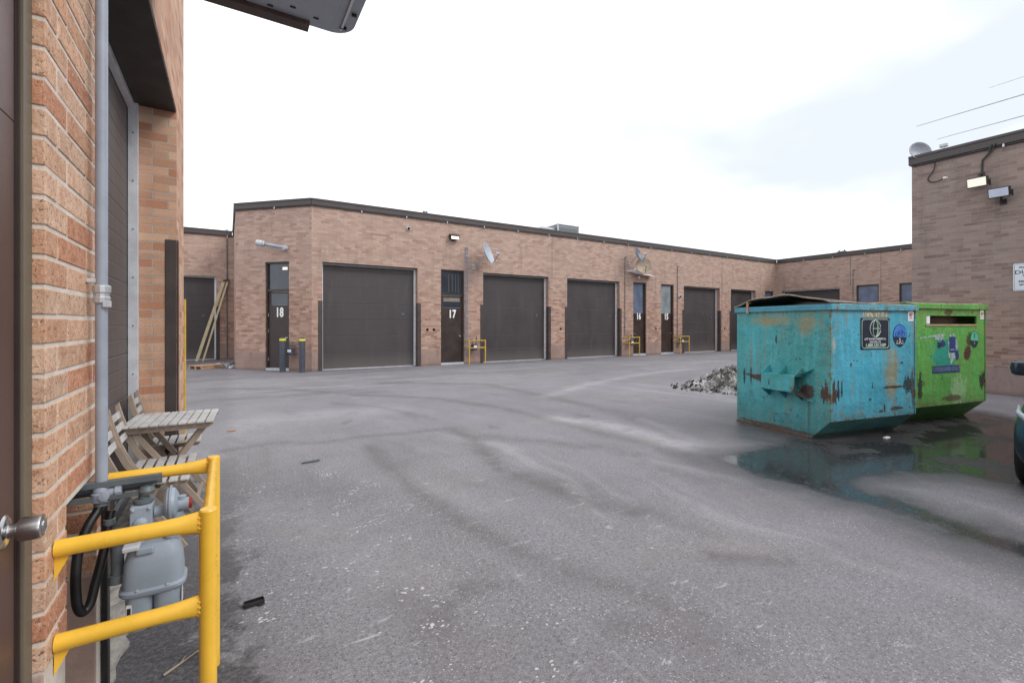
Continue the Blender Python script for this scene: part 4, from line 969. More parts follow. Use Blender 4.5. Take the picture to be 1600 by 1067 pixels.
# lids
M_lid = mat('lid_black_plastic', (.028,.026,.024), .5, var=.3, scale=6, bump=.08, dirt=(.2,.17,.12), dirtamt=.5)
M_lidedge = mat('lid_worn_edge', (.27,.235,.18), .8, var=.3, scale=12, bump=.1)
def lid(par, x0, x1, Dd, z, arch, seed, mlid=M_lid, med=M_lidedge, y0=-.02):
    random.seed(seed); n = 16; k = 6; top = []
    mb = MB(); pts = []; faces = []
    def zz(i, j):
        v = i/n; u = j/k
        return z + .012 + arch*(sin(pi*min(1, v*1.02))**.8)*(1-.55*u) + .010*sin(v*17+u*3+seed)
    for i in range(n+1):
        for j in range(k+1): pts.append((x0+(x1-x0)*j/k, y0+(Dd-2*y0)*i/n, zz(i, j)))
    for i in range(n):
        for j in range(k): a = i*(k+1)+j; faces.append((a, a+1, a+k+2, a+k+1))
    mb.add(pts, faces); o = mb.build('lid', mlid, par, smooth=True)
    sm_ = o.modifiers.new('solid', 'SOLIDIFY'); sm_.thickness = .012
    mb = MB(); mb.tube([pts[i*(k+1)] for i in range(n+1)], .010, 8); mb.tube([pts[j] for j in range(k+1)], .008, 8); mb.build('lid_edge', med, o, smooth=True)
    return o
lid(BL, -.03, .76, Db, Hb+.072, .125, 1); lid(BL, .80, 1.60, Db, Hb+.072, .0, 2, y0=.06)
lid(GR, -.02, .92, 1.42, 1.752, .0, 3, y0=.05); lid(GR, .95, 1.88, 1.42, 1.752, .0, 4, y0=.05)
mb = MB(); mb.box(-.04, -.02, 1.20, 1.235, Hb-.02, Hb+.14); mb.box(-.02, .02, 1.20, 1.235, Hb+.12, Hb+.14); mb.build('lid_hook', M_pallet, BL, bevel=.003)
# stickers and plates
M_plate = mat('plate_navy', (.018,.022,.040), .4, var=.1, scale=10, bump=.02); M_pl = mat('plate_print_green', (.45,.62,.52), .5, bump=0); M_pw = mat('plate_print_white', (.6,.62,.66), .5, bump=0)
def Fm(x, z, y=-.003): return T((x, y, z)) @ RX90
pc = ((.516+1.066)/2, (1.53+1.135)/2); pw, ph = .54, .40
mb = MB(); mb.box(pc[0]-pw/2, pc[0]+pw/2, -.004, -.0005, pc[1]-ph/2, pc[1]+ph/2); pp = mb.build('company_plate', M_plate, BL)
mb = MB(); P = [(pc[0]+a, pc[1]+b) for a, b in rrect(-pw/2+.02, pw/2-.02, -ph/2+.018, ph/2-.018, .04, corners=(1,1,1,1))]; P.append(P[0]); mb.tube([(a, -.005, b) for a, b in P], .0042, 6); mb.build('plate_border', M_pl, pp)
def ell(cx, cz, rx, rz_, a0=0, a1=360, n=32): return [(cx+rx*cos(radians(a0+(a1-a0)*i/n)), -.006, cz+rz_*sin(radians(a0+(a1-a0)*i/n))) for i in range(n+1)]
mb = MB(); gx, gz = pc[0]-.005, pc[1]+.065
mb.tube(ell(gx, gz, .098, .105, 12, 348), .0055, 6); mb.tube(ell(gx, gz, .042, .105), .0045, 6); mb.tube([(gx-.042,-.006,gz), (gx+.098,-.006,gz)], .0045, 6); mb.tube(ell(gx, gz, .066, .10, -80, 80), .003, 6)
mb.build('globe_emblem', M_pl, pp)
text('plate_lettering', 'LPT ENVIRONMENTAL', .040, M_pw, pp, Fm(pc[0], pc[1]-.068, -.0045), ext=.0006, offset=.0008)
text('plate_lettering', 'SERVICES LTD.', .034, M_pw, pp, Fm(pc[0], pc[1]-.106, -.0045), ext=.0006, offset=.0008)
text('plate_lettering', '1.888.520.2489', .062, M_pl, pp, Fm(pc[0], pc[1]-.148, -.0045), ext=.0006, offset=.0012, shear=.25)
M_bl = mat('sticker_blue', (.06,.22,.65), .4, bump=0); M_dk = mat('sticker_dark', (.02,.03,.045), .4, bump=0)
def oval(par, cx, cz, rx, rz_, mtop, mbot, y=-.002):
    pts = []
    for i in range(40):
        a = 2*pi*i/40; c_, s_ = cos(a), sin(a); k = 1.0 if s_ > -.2 else 1.0
        pts.append((cx+rx*c_*(1 if s_ > 0 else (1-.25*abs(s_)**3)), cz+rz_*s_))
    up = [p for p in pts if p[1] >= cz-.03*rz_/.15]; 
    mb = MB(); mb.prism(pts, y-.001, y+.0015, 'y'); o = mb.build('oval_sticker', mbot, par)
    zc = cz-.2*rz_
    top = [(cx+rx*.93*cos(radians(a)), cz+rz_*.93*sin(radians(a))) for a in range(-11, 192, 7)]
    mb = MB(); mb.prism(top, y-.0022, y-.0012, 'y'); mb.build('sticker_print', mtop, o); return o
ov = oval(BL, 1.262, 1.305, .135, .150, M_bl, M_dk)
mb = MB()
for s_ in (-1, 1): mb.tube([(1.262+s_*.062+.030*cos(a*pi/8), -.0052, 1.325+.030*sin(a*pi/8)) for a in range(17)], .003, 5)
for a, b in (((-.062,.0),(-.02,.045)),((-.02,.045),(.04,.045)),((.04,.045),(.062,0)),((-.02,.045),(.0,0)),((.0,0),(.04,.045)),((-.062,0),(0,0)),((.04,.045),(.035,.06))):
    mb.tube([(1.262+a[0], -.0052, 1.325+a[1]), (1.262+b[0], -.0052, 1.325+b[1])], .003, 5)
mb.build('bicycle_print', M_dk, ov)
text('sticker_lettering', '- S -', .075, M_pw, ov, Fm(1.262, 1.243, -.0035), ext=.0005, offset=.001); text('sticker_lettering', 'BLUE BIN', .035, M_pw, ov, Fm(1.262, 1.205, -.0035), ext=.0005)
M_sw = mat('sticker_white', (.72,.72,.74), .5, bump=0); M_emb = mat('sticker_red', (.30,.02,.04), .5, bump=0)
def small_sticker(par, x, z, w_=.10, h_=.135):
    mb = MB(); mb.box(x-w_/2, x+w_/2, -.003, -.0005, z-h_/2, z+h_/2); o = mb.build('paper_sticker', M_sw, par)
    mb = MB(); mb.tube([(x+.026*cos(a*pi/8+2.4), -.004, z+.018+.024*sin(a*pi/8+2.4)) for a in range(13)], .005, 6); mb.prism([(x-.012, z+.008), (x+.012, z+.008), (x+.006, z+.03), (x, z+.045), (x-.006, z+.03)], -.0045, -.0025, 'y'); mb.build('flame_emblem', M_emb, o)
    mb = MB(); mb.box(x-.035, x+.035, -.0036, -.0028, z-.03, z-.024); mb.box(x-.03, x+.03, -.0036, -.0028, z-.045, z-.04); mb.build('fine_print', M_emb, o)
small_sticker(BL, 1.48, 1.565, .11, .14); small_sticker(GR, GRl-.095, 1.60, .09, .14)
mb = MB()
random.seed(5)
for k in range(24):
    xx = .56+random.random()*.46; mb.box(xx, xx+random.uniform(.006,.03), -.0022, -.0008, 1.565+random.uniform(-.02,.02), 1.59+random.uniform(-.02,.02))
mb.build('paint_flecks', mat('flaked_white', (.6,.55,.45), .8, bump=0), BL)
g0 = GRl
mb = MB(); mb.box(g0-1.36, g0-.68, -.003, -.0005, .735, .845); cs = mb.build('card_sign', mat('sign_navy', (.02,.045,.13), .5, var=.3, scale=12, bump=.02, dirt=(.1,.3,.2), dirtamt=.4), GR)
text('sign_lettering', 'CARDBOARD ONLY', .086, mat('sign_faded_print', (.14,.20,.33), .6, bump=0), cs, Fm(g0-1.02, .79), ext=.0006, offset=.001, sx=.86)
# torn poster remains
random.seed(11)
def rag(par, name, cx, cz, w_, h_, m, y, n=18, j=.18):
    P = [(cx+w_/2*cos(2*pi*i/n)*(1+random.uniform(-j, j))*(1.15 if (i*4//n) % 2 else 1), cz+h_/2*sin(2*pi*i/n)*(1+random.uniform(-j, j))) for i in range(n)]
    mb = MB(); mb.prism(P, y-.0008, y+.0008, 'y'); return mb.build(name, m, par)
M_nav = mat('paper_navy', (.015,.035,.16), .6, var=.2, scale=20, bump=.02); M_teal = mat('paper_teal', (.03,.25,.19), .6, var=.2, scale=10, bump=.02); M_gw = mat('paper_grey_white', (.28,.40,.36), .7, var=.5, scale=30, bump=.02, dirt=(.03,.1,.08), dirtamt=.9); M_mint = mat('paper_mint', (.08,.42,.27), .5, bump=0)
rag(GR, 'torn_poster', g0-.86, 1.10, .24, .42, M_gw, -.002, 26, .22)
mb = MB(); mb.box(g0-.945, g0-.79, -.0045, -.003, 1.03, 1.27); mb.build('torn_poster', M_nav, GR)
text('poster_lettering', 'METRO', .03, M_pw, GR, Fm(g0-.868, 1.075, -.0048), ext=.0004)
rag(GR, 'torn_poster', g0-1.18, 1.15, .12, .09, M_dk, -.002, 14, .4); rag(GR, 'torn_poster', g0-1.10, 1.17, .09, .10, M_nav, -.0035, 12, .4)
rag(GR, 'torn_poster', g0-.75, 1.0, .09, .14, M_nav, -.0035, 12, .4); rag(GR, 'torn_poster', g0-1.18, 1.27, .26, .10, M_gw, -.002, 16, .25)
mb = MB(); mb.bar((g0-1.66, -.002, 1.25), (g0-1.05, -.002, 1.305), .003, .022); mb.build('adhesive_tape', M_gw, GR)
ov2 = oval(GR, g0-.30, 1.22, .11, .13, M_mint, M_dk)
text('sticker_lettering', '$', .09, M_dk, ov2, Fm(g0-.30, 1.28, -.0045), ext=.0004); text('sticker_lettering', 'S', .05, M_pw, ov2, Fm(g0-.30, 1.165, -.0035), ext=.0004)
mb = MB(); mb.box(g0-1.50, g0-1.42, -.004, -.0005, 1.462, 1.572); mb.build('slot_flap', M_sw, GR)
mb = MB(); mb.box(g0-1.52, g0-.22, -.012, -.001, 1.43, 1.452); mb.build('slot_lip', M_pallet, GR)
mb = MB(); mb.box(.05, g0-.05, .30, .32, .5, 1.66); mb.build('cardboard_load', mat('cardboard', (.20,.14,.10), .85, var=.3, scale=4, bump=.1), GR)

# ---- snow and rubble heap
from mathutils import noise as mn
n = 90; px = []; fc = []
for j in range(n+1):
    for i in range(n+1):
        u, v = i/n*2-1, j/n*2-1; r = sqrt(u*u+v*v)
        e = max(0, 1-r**1.5); 
        nz = mn.fractal(Vector((u*3.2, v*3.2, 2)), .7, 2.2, 5); nz2 = mn.fractal(Vector((u*11, v*11, 5)), .8, 2.1, 4)
        h_ = e*(.50+.22*nz)+ (.085*nz2*min(1, e*4))
        px.append((u*1.9+.25*mn.noise(Vector((u*2, v*2, 0))), v*1.15+.2*mn.noise(Vector((u*2, v*2, 9))), max(-.01, h_-.012 if e > 0 else -.02)))
for j in range(n):
    for i in range(n): a = j*(n+1)+i; fc.append((a, a+1, a+n+2, a+n+1))
mb = MB(); mb.add(px, fc)
def heapmat():
    m, t = newmat('dirty_snow_rubble'); P = t.n('ShaderNodeNewGeometry').outputs['Position']; o = t.n('ShaderNodeTexCoord').outputs['Object']
    a = t.noise(o, 1.7, 5, .7, .4); b = t.noise(o, 16, 5, .7)
    s_ = t.math('ADD', t.math('MULTIPLY', a, .65), t.math('MULTIPLY', b, .35))
    c = t.colramp(s_, [(.40, (.03,.026,.024)), (.46, (.10,.09,.085)), (.52, (.30,.29,.29)), (.60, (.64,.64,.68))])
    t.out(col=c, rough=.85, nrm=t.bump(b, .8, .03)); return m
M_heap = heapmat()
hp = mb.build('snow_heap', M_heap, None); hp.location = (9.95, 6.15, 0); hp.rotation_euler = (0, 0, radians(-38)); hp.scale = (.74, .85, .98); tag(hp, 'heap of dirty melting snow and rubble left of the blue dumpster', 'snow heap', kind='stuff')
random.seed(3)
mb = MB()
for k in range(420):
    a = random.random()*2*pi; r = random.random()**.6*1.15; x = 1.9*r*cos(a); y = 1.15*r*sin(a)
    rr = min(1, r); e = max(0, 1-rr**1.5); z = .46*e; s_ = random.uniform(.02, .075)*(1.4 if r < .6 else .8)
    mm = T((x, y, z)) @ Matrix.Rotation(random.random()*6, 4, Vector((random.random(), random.random(), random.random())).normalized()) @ Matrix.Diagonal((s_, s_*random.uniform(.4, 1), s_*random.uniform(.3, .8), 1))
    mb.M = mm; mb.add([(random.uniform(.6, 1)*c_[0], random.uniform(.6, 1)*c_[1], random.uniform(.6, 1)*c_[2]) for c_ in [(-1,-1,-1),(1,-1,-1),(1,1,-1),(-1,1,-1),(-1,-1,1),(1,-1,1),(1,1,1),(-1,1,1)]], [(0,3,2,1),(4,5,6,7),(0,1,5,4),(1,2,6,5),(2,3,7,6),(3,0,4,7)], mi=0 if random.random() < .65 else 1)
ck = mb.build('rubble_chunks', [mat('chunk_dark', (.06,.055,.05), .9, var=.5, scale=9, bump=.4), mat('chunk_light', (.40,.39,.38), .9, var=.3, scale=9, bump=.4)], None)
ck.location = hp.location; ck.rotation_euler = hp.rotation_euler; ck.scale = hp.scale; tag(ck, 'broken dark and pale chunks scattered over the dirty snow heap', 'rubble', kind='stuff')

# ---- bollards
def bollard(x, y, label):
    t = thing('bollard', label, 'bollard', (x, y, 0), 0, 'bollards beside door 18')
    mb = MB(); mb.tube([(0,0,0), (0,0,1.02)], .088, 24); mb.lathe([(.088,1.02),(.07,1.045),(.03,1.06),(0,1.062)], 24); mb.build('post', M_bollard, t, smooth=True)
    mb = MB(); mb.lathe([(.089,.955),(.0925,.957),(.0925,1.012),(.089,1.014)], 24); mb.build('reflective_band', mat('band_yellow', (.75,.68,.03), .4, bump=0), t, smooth=True); return t
bollard(1.44, 15.72, 'slate bollard with yellow band in front of door 18'); bollard(1.925, 15.24, 'slate bollard with yellow band by the brick corner right of door 18')

# ---- chamfer vent pipe
t = thing('exhaust_pipe', 'grey capped vent pipe on the brick above door 18', 'pipe', (XA-.90*q, Y0+.90*q, 3.83))
# local world-aligned: wall tangent (-q,q), normal (-q,-q)
def wp(s_, n_, z_): return (-s_*q - n_*q, s_*q - n_*q, z_)
mb = MB(); mb.tube([wp(0,.02,0), wp(0,.16,0)], .075, 18); mb.build('wall_elbow', M_lgrey, t, smooth=True)
mb = MB(); mb.tube([wp(.0,.14,0), wp(.62,.30,.12)], .05, 16); mb.build('pipe', M_cond, t, smooth=True)
mb = MB(); mb.tube([wp(.56,.28,.11), wp(.60,.30,.118)], .085, 18); mb.tube([wp(.60,.30,.118), wp(.78,.35,.15)], [.10,.095], 20); mb.build('pipe_cap', M_lgrey, t, smooth=True)

# ---- wall mounted small things on the unit row
def lamp_small(name, label, x, z, lit, mtx, w_=.34, h_=.24, group=None, drop=0):
    t = thing(name, label, 'floodlight', tuple(mtx @ Vector((x, 0, z))), 0, group)
    M0 = T(-t.location) @ mtx @ T((x, 0, z))
    mb = MB(); mb.M = M0; mb.prism([(-.03,-.02), (-.16,-.06), (-.19,.10), (-.05,.16), (-.0,.1)], -w_/2, w_/2, 'x'); mb.build('housing', M_blackp, t, bevel=.01)
    mb = MB(); mb.M = M0 @ T((0,-.178,.018)) @ Matrix.Rotation(radians(-10), 4, 'X'); mb.box(-w_/2+.03, w_/2-.03, -.012, -.001, -.07, .075); mb.build('lens', M_lit if lit else M_lens, t, bevel=.003)
    mb = MB(); mb.M = M0; mb.box(-.06, .06, -.03, -.001, -.08, .08); mb.tube([(0,-.02,-.02), (0,-.09,-.09 if drop else .0), (0,-.10,-.02)], .018, 8); mb.build('bracket', M_blackp, t, bevel=.004)
    return t
lamp_small('wall_lamp', 'lit wall lamp above door 17', F(6.96), 4.55, True, MF, .36)
def cam_thing(name, label, M_, x, z):
    t = thing(name, label, 'camera', tuple(M_ @ Vector((x, 0, z))))
    M0 = T(-t.location) @ M_ @ T((x, 0, z))
    mb = MB(); mb.M = M0; mb.lathe([(0,0),(.075,0),(.075,.03),(.06,.045),(0,.045)], 16, RX90); mb.build('base', M_lgrey, t, smooth=True)
    mb = MB(); mb.M = M0; mb.lathe([(.045,.045),(.05,.06),(.04,.09),(.02,.105),(0,.108)], 16, RX90); mb.build('dome', M_blackp, t, smooth=True); return t
cam_thing('dome_camera', 'small dome camera high on the brick above the widest first overhead door', MF, F(5.29), 4.73)
cam_thing('dome_camera', 'tiny camera on the brick to the right of door 15', MF, F(19.35), 2.85)
def conduit(label, M_, x, z0, z1, m=M_dpipe, r=.014, head=True, n=1):
    t = thing('conduit', label, 'conduit', tuple(M_ @ Vector((x, 0, 0))), 0, 'vertical conduits on the brick walls')
    M0 = T(-t.location) @ M_ @ T((x, 0, 0))
    mb = MB(); mb.M = M0
    for k in range(n): mb.tube([(k*.075, -.03, z0), (k*.075, -.03, z1-k*.02)], r, 8)
    if head: mb.tube([(0,-.03,z1), (0,-.04,z1+.03), (.10,-.05,z1+.02)], r*1.5, 8)
    mb.build('pipe', m, t, smooth=True)
    mb = MB(); mb.M = M0
    zc = z0+.3
    while zc < z1: mb.box(-.03, .03+(n-1)*.075, -.046, -.001, zc, zc+.02); zc += 1.1
    mb.build('clamps', M_galv, t); return t
conduit('twin grey conduits rising beside door 17', MF, F(7.46), .35, 4.25, M_cond, .014, True, 2)
conduit('thin dark conduit left of door 16 rising to the dishes', MF, F(15.53), .95, 4.52)
conduit('thin dark conduit right of door 15', MF, F(19.16), .3, 4.33)
conduit('thin dark conduit between the black door and blue window on the mauve wing', MBk, g_b(11.37), .3, 4.30)
conduit('dark downpipe in the recess beside the leaning boards', MR, 9.0+.045-.06, .1, 5.0, M_dpipe, .022, False)
# thin aerial pole over recess
mb = MB(); mb.tube([(0,0,0), (0,0,1.25)], .012, 6); mb.tube([(0,0,1.25), (.22,0,1.25), (.22,0,1.15)], .012, 6); mb.box(-.05,.05,-.05,.05,-.05,.06); o = mb.build('roof_pole', M_lgrey, None); o.location = (-.02, 22.65, HC+.0); tag(o, 'thin bent white pole standing on the recess roof edge', 'pole')

def dish(name, label, loc, aim, R_, m=M_dish, bracket=None, lnb=True, tag_cat='satellite dish', sx=1.0):
    """aim: unit vector the bowl faces"""
    t = thing(name, label, tag_cat, loc, 0, 'satellite dishes')
    a = Vector(aim).normalized(); rot = a.to_track_quat('Z', 'Y').to_matrix().to_4x4()
    mb = MB(); pr = []
    for k in range(9): r = R_*k/8; pr.append((r, .30*r*r/R_ - .0))
    back = [(r, z_-.012) for r, z_ in pr][::-1]
    mb.lathe(pr+[(R_+.012, pr[-1][1]), (R_+.012, pr[-1][1]-.012)]+back[1:], 36, rot @ Matrix.Diagonal((sx, 1, 1, 1))); mb.build('bowl', m, t, smooth=True)
    if lnb:
        up = rot @ Vector((0, -R_*.98, .28*R_)); tip = rot @ Vector((0, -R_*.35, R_*1.15))
        mb = MB(); mb.bar(up, tip, .02, .025); mb.build('feed_arm', M_dpipe, t)
        mb = MB(); d = (tip*-.22); mb.tube([tip, tip+(rot @ Vector((0, .05, -.10)))], [.03,.04], 10); mb.build('receiver', M_lgrey, t, smooth=True)
    if bracket:
        mb = MB(); mb.tube([rot @ Vector((0,0,-.02)), rot @ Vector((0,0,-.10)), Vector(bracket)+Vector((0,0,.0))], .022, 8); mb.box(bracket[0]-.08, bracket[0]+.08, bracket[1]-.0, bracket[1]+.02, bracket[2]-.09, bracket[2]+.09)
        mb.build('mast', M_galv, t)
    return t
dish('satellite_dish', 'pale grey dish edge on between door 17 and the second overhead door', (8.02, Y0-.55, 3.98), (.66, -.74, .36), .42, M_dish, (-.22, .53, -.40))
dish('satellite_dish', 'small dark dish standing on the tangle above door 16', (15.84, Y0-.50, 4.56), (.30, -.85, .42), .36, mat('dish_slate', (.09,.11,.16), .4, var=.15, scale=5, bump=.02), (.02, .48, -.35), sx=.8)
d2 = dish('satellite_dish', 'tan dish turned face down above door 16', (16.28, Y0-.45, 4.10), (-.45, -.75, .30), .38, mat('dish_tan', (.36,.28,.21), .7, var=.25, scale=4, bump=.1, dirt=(.2,.15,.11), dirtamt=.6), (-.1, .43, -.12), sx=1.0)
t = thing('wall_canopy', 'bent white metal canopy over a bare bulb above door 16', 'canopy', (16.55, Y0, 3.80))
mb = MB(); mb.add([(-.85,-.0,.12), (-.55,-.34,.16), (-.15,-.38,-.05), (.62,-.34,-.08), (.72,-.0,.02), (-.20,-.0,.02)], [(0,1,2,5), (5,2,3,4)]); o = mb.build('canopy_sheet', M_white, t); so = o.modifiers.new('s', 'SOLIDIFY'); so.thickness = .015
mb = MB(); mb.lathe([(0,-.09),(.04,-.075),(.055,-.03),(.035,.03),(.03,.06),(0,.06)], 14, T((-.22,-.14,-.15))); mb.build('bulb', M_lgrey, t, smooth=True)
mb = MB(); mb.tube([(-.22,-.14,-.09),(-.22,-.1,.0),(-.22,-.01,.0)], .012, 6); mb.build('bulb_arm', M_dpipe, t)
# small dish/mesh on the right roof corner
t = dish('satellite_dish', 'mesh dish on the roof corner above the two floodlights', (XR+.10, 4.20, 5.44), (-.55, -.80, .20), .21, mat('dish_mesh_grey', (.22,.24,.28), .5, .2, var=.2, scale=30, bump=.1), None, lnb=False, sx=1.1)
mb = MB(); mb.tube([(0,0,-.02), (0,.02,-.16)], .02, 8); mb.box(-.1,.1,-.1,.1,-.18,-.15); mb.build('mast', M_galv, t)
t = thing('roof_camera', 'small white camera on the roof edge right of the mesh dish', 'camera', (XR+.0, 3.73, HC))
mb = MB(); mb.box(-.03,.05,-.07,.07,.05,.12); mb.build('body', M_lgrey, t, bevel=.01); mb = MB(); mb.tube([(0,0,0),(0,0,.06)], .015, 8); mb.build('stand', M_galv, t)

# floodlights on the right building
def flood(label, Yc, Zc, lit, frame):
    t = thing('floodlight', label, 'floodlight', (XR, Yc, Zc), radians(0), 'floodlights on the right building')
    M0 = Matrix(((0,1,0,0),(-1,0,0,0),(0,0,1,0),(0,0,0,1)))  # local x -> -Y, local y -> +X (into the wall)
    Mt = M0 @ T((0,-.20,0)) @ Matrix.Rotation(radians(12), 4, 'X') @ Matrix.Rotation(radians(-16), 4, 'Z')
    mb = MB(); mb.M = Mt; w_, h_ = .175, .105
    mb.add([(-w_,-.06,-h_),(w_,-.06,-h_),(w_,-.06,h_),(-w_,-.06,h_),(-w_*.7,.09,-h_*.7),(w_*.7,.09,-h_*.7),(w_*.7,.09,h_*.9),(-w_*.7,.09,h_*.9)], [(0,1,2,3),(7,6,5,4),(0,4,5,1),(1,5,6,2),(2,6,7,3),(3,7,4,0)]); mb.build('housing', frame, t, bevel=.012)
    mb = MB(); mb.M = Mt; mb.box(-w_+.02, w_-.02, -.070, -.061, -h_+.022, h_-.022); mb.build('lens', M_lit if lit else M_lens, t, bevel=.003)
    mb = MB(); mb.M = Mt
    for s_ in (-1, 1): mb.box(s_*(w_+.004)-.004, s_*(w_+.004)+.004, -.02, .03, -h_, h_*.2)
    mb.build('yoke', M_blackp, t)
    mb = MB(); mb.M = M0; sz = 1 if lit else -1
    mb.tube([(0,-.19,sz*.08), (0,-.12,sz*.17), (0,-.01,sz*.17)], .02, 10); mb.box(-.05,.05,-.03,-.001,sz*.17-.05,sz*.17+.05); mb.build('bracket', M_blackp, t)
    return t
flood('lit floodlight on the right building, left of the unlit black one', 3.12, 4.42, True, mat('lamp_olive', (.04,.05,.03), .5, bump=.02))
flood('unlit black floodlight on the right building, right of the lit one', 2.80, 4.13, False, M_blackp)
t = thing('lamp_cable', 'black cable drop from the roof edge to the lit floodlight', 'cable', (XR, 3.0, 4.6))
mb = MB(); mb.tube([(-.05,-.04,.58), (-.04,.0,.42), (-.03,.10,.30), (-.02,.11,.20), (-.02,.11,.0)], .018, 8); mb.tube([(-.06,-.10,.58), (-.05,-.04,.44), (-.04,.08,.31)], .012, 8); mb.build('cable', M_blackp, t, smooth=True)
t = thing('loose_cable', 'looping black cable stub hanging under the roof edge at the building corner', 'cable', (XR, 3.85, 4.7))
mb = MB(); mb.tube(smooth_path([(-.03,.07,.42), (-.03,.02,.35), (-.03,.05,.2), (-.03,.14,.06), (-.03,.10,-.03), (-.05,-.03,-.06), (-.07,-.13,-.03), (-.10,-.20,.0)]), .012, 8); mb.build('cable', M_blackp, t, smooth=True)
mb = MB(); mb.tube([(-.07,-.14,-.02), (-.10,-.20,-.02)], .025, 8); mb.build('plug', M_white, t)
# sign
t = thing('warning_sign', 'white warning sign beginning with DU at the right edge on the grey brown brick', 'sign', (XR, 2.36, 2.40))
M0 = Matrix(((0,1,0,0),(-1,0,0,0),(0,0,1,0),(0,0,0,1)))
mb = MB(); mb.M = M0; mb.prism(rrect(-.30, .30, -.275, .275, .03, corners=(1,1,1,1)), -.014, -.004, 'y'); mb.build('sign_panel', mat('sign_white', (.62,.68,.74), .4, var=.04, bump=0), t)
mb = MB(); mb.M = M0; P = rrect(-.282, .282, -.257, .257, .022, corners=(1,1,1,1)); P.append(P[0]); mb.tube([(a, -.015, b) for a, b in P], .002, 5); mb.build('sign_border', M_dk, t)
for s_, z_, sz in (('PRIVATE PROPERTY', .19, .042), ('DUMPING', .095, .105), ('VIOLATORS', .025, .055), ('WILL BE', -.035, .05), ('PROSECUTED', -.095, .062), ('SECURITY CAMERAS', -.155, .040), ('IN USE', -.205, .040)):
    text('sign_lettering', s_, sz, M_dk, t, M0 @ T((0, -.0155, z_)) @ RX90, ext=.0006, offset=.0012, sx=1.18)
# rooftop antenna
t = thing('rooftop_antenna', 'large radio antenna with three long rods above the right building roof', 'antenna', (14.9, -.6, HC))
for X, tipY, m_ in ((13.7, 3.05, M_galv), (14.8, 4.6, M_galv), (16.3, 4.62, M_galv)):
    x = X-14.9; L_ = tipY+.6
    mb = MB(); mb.tube([(x, -L_, 1.12), (x, -L_*.5, 1.14), (x, 0, 1.16), (x, L_*.5, 1.14), (x, L_, 1.10)], [.007,.016,.024,.016,.007] if X > 13.8 else [.004,.008,.01,.008,.004], 8); e_ = mb.build('element', M_lgrey, t, smooth=True)
    if X > 13.8:
        mb = MB()
        for f_ in (.42, .5, .62, .30): mb.tube([(x, L_*f_-.03, 1.145), (x, L_*f_+.03, 1.145)], .032, 8)
        mb.build('element_clamp', M_dpipe, e_)
mb = MB(); mb.tube([(-1.6, 0, 1.12), (1.7, 0, 1.12)], .035, 10); mb.build('boom', M_galv, t); mb = MB(); mb.tube([(0,0,-.15), (0,0,1.25)], .04, 10); mb.build('mast', M_galv, t)
# hvac
t = thing('rooftop_unit', 'dark grey rooftop air unit behind the parapet above the second overhead door', 'air conditioner', (14.15, 18.6, HC+.12))
mb = MB(); mb.box(0, 1.35, 0, 1.3, -.2, 1.02); mb.build('cabinet', M_hvac, t, bevel=.02)
mb = MB()
for k in range(8): mb.box(.10, 1.25, -.014, -.002, .25+k*.085, .25+k*.085+.04)
mb.box(-.014, -.002, .1, 1.2, .3, .9); mb.build('louvre', M_dpipe, t)
mb = MB(); mb.box(-.02, .035, -.02, .03, .1, 1.04); mb.box(1.315, 1.37, -.02, .03, .1, 1.04); mb.box(-.02, 1.37, -.03, 1.32, 1.02, 1.06); mb.build('trim', M_lgrey, t)
mb = MB(); mb.box(-.85, 0, .2, 1.2, .0, .86); mb.prism([(-1.5,.0),(-.85,.0),(-.85,.84)], .25, 1.15, 'y'); mb.build('duct_hood', M_lgrey, t)
# small roof bits
for x, lab in ((7.95, 'small dark roof bracket on the flashing above the second overhead door'),):
    mb = MB(); mb.box(-.08,.08,-.03,.06,0,.05); mb.tube([(-.05,0,.03),(-.05,0,.09)], .02, 6); mb.tube([(.05,0,.03),(.05,0,.08)], .02, 6); o = mb.build('roof_bracket', M_dpipe, None); o.location = (5.9, Y0, HC+.004); tag(o, lab.replace('second', 'first'), 'bracket')
mb = MB(); mb.box(-.05,.08,-.2,.2,0,.05); mb.tube([(0,-.12,.03),(0,-.12,.12)], .03, 6); mb.tube([(0,.12,.03),(0,.12,.12)], .03, 6); o = mb.build('roof_bracket', M_dpipe, None); o.location = (XB, 11.9, HC+.004); tag(o, 'two stub bracket on the far wing roof edge', 'bracket')

# ---- recess clutter
t = None
def board(p, q_, w_, th_, label):
    p = Vector(p); q_ = Vector(q_); mb = MB(); mb.bar((0,0,0), q_-p, w_, th_, up=(0,-1,0)); o = mb.build('leaning_board', M_lumber, None, bevel=.004); o.location = p; tag(o, label, 'board', 'boards leaning in the recess'); return o
board((-1.03, 21.9, .0), (-.12, 22.50, 3.25), .11, .04, 'wider yellowish board leaning on the recess wall')
board((-.82, 21.9, .0), (.02, 22.50, 3.28), .065, .04, 'narrower yellowish board leaning closest to the recess corner')
mb = MB(); mb.bar((-.16,22.46,3.25),(.08,22.46,3.29), .10, .05); o = mb.build('strap_band', M_black, None); tag(o, 'dark band tying the tops of the two leaning boards', 'strap')
t = thing('broken_pallet', 'broken wooden pallet lying on the ground in the recess', 'pallet', (-.45, 18.5, 0), radians(38))
for s_ in (-1, 0, 1): 
    mb = MB(); mb.box(-.55, .5, s_*.28-.03, s_*.28+.03, .0, .09); mb.build('bearer', M_pallet, t)
for k in range(5):
    mb = MB(); mb.box(-.56+k*.20, -.42+k*.20, -.34+.03*(k % 2), .34, .091, .112); mb.build('deck_board', M_pallet, t, bevel=.003)
random.seed(21)
mb = MB()
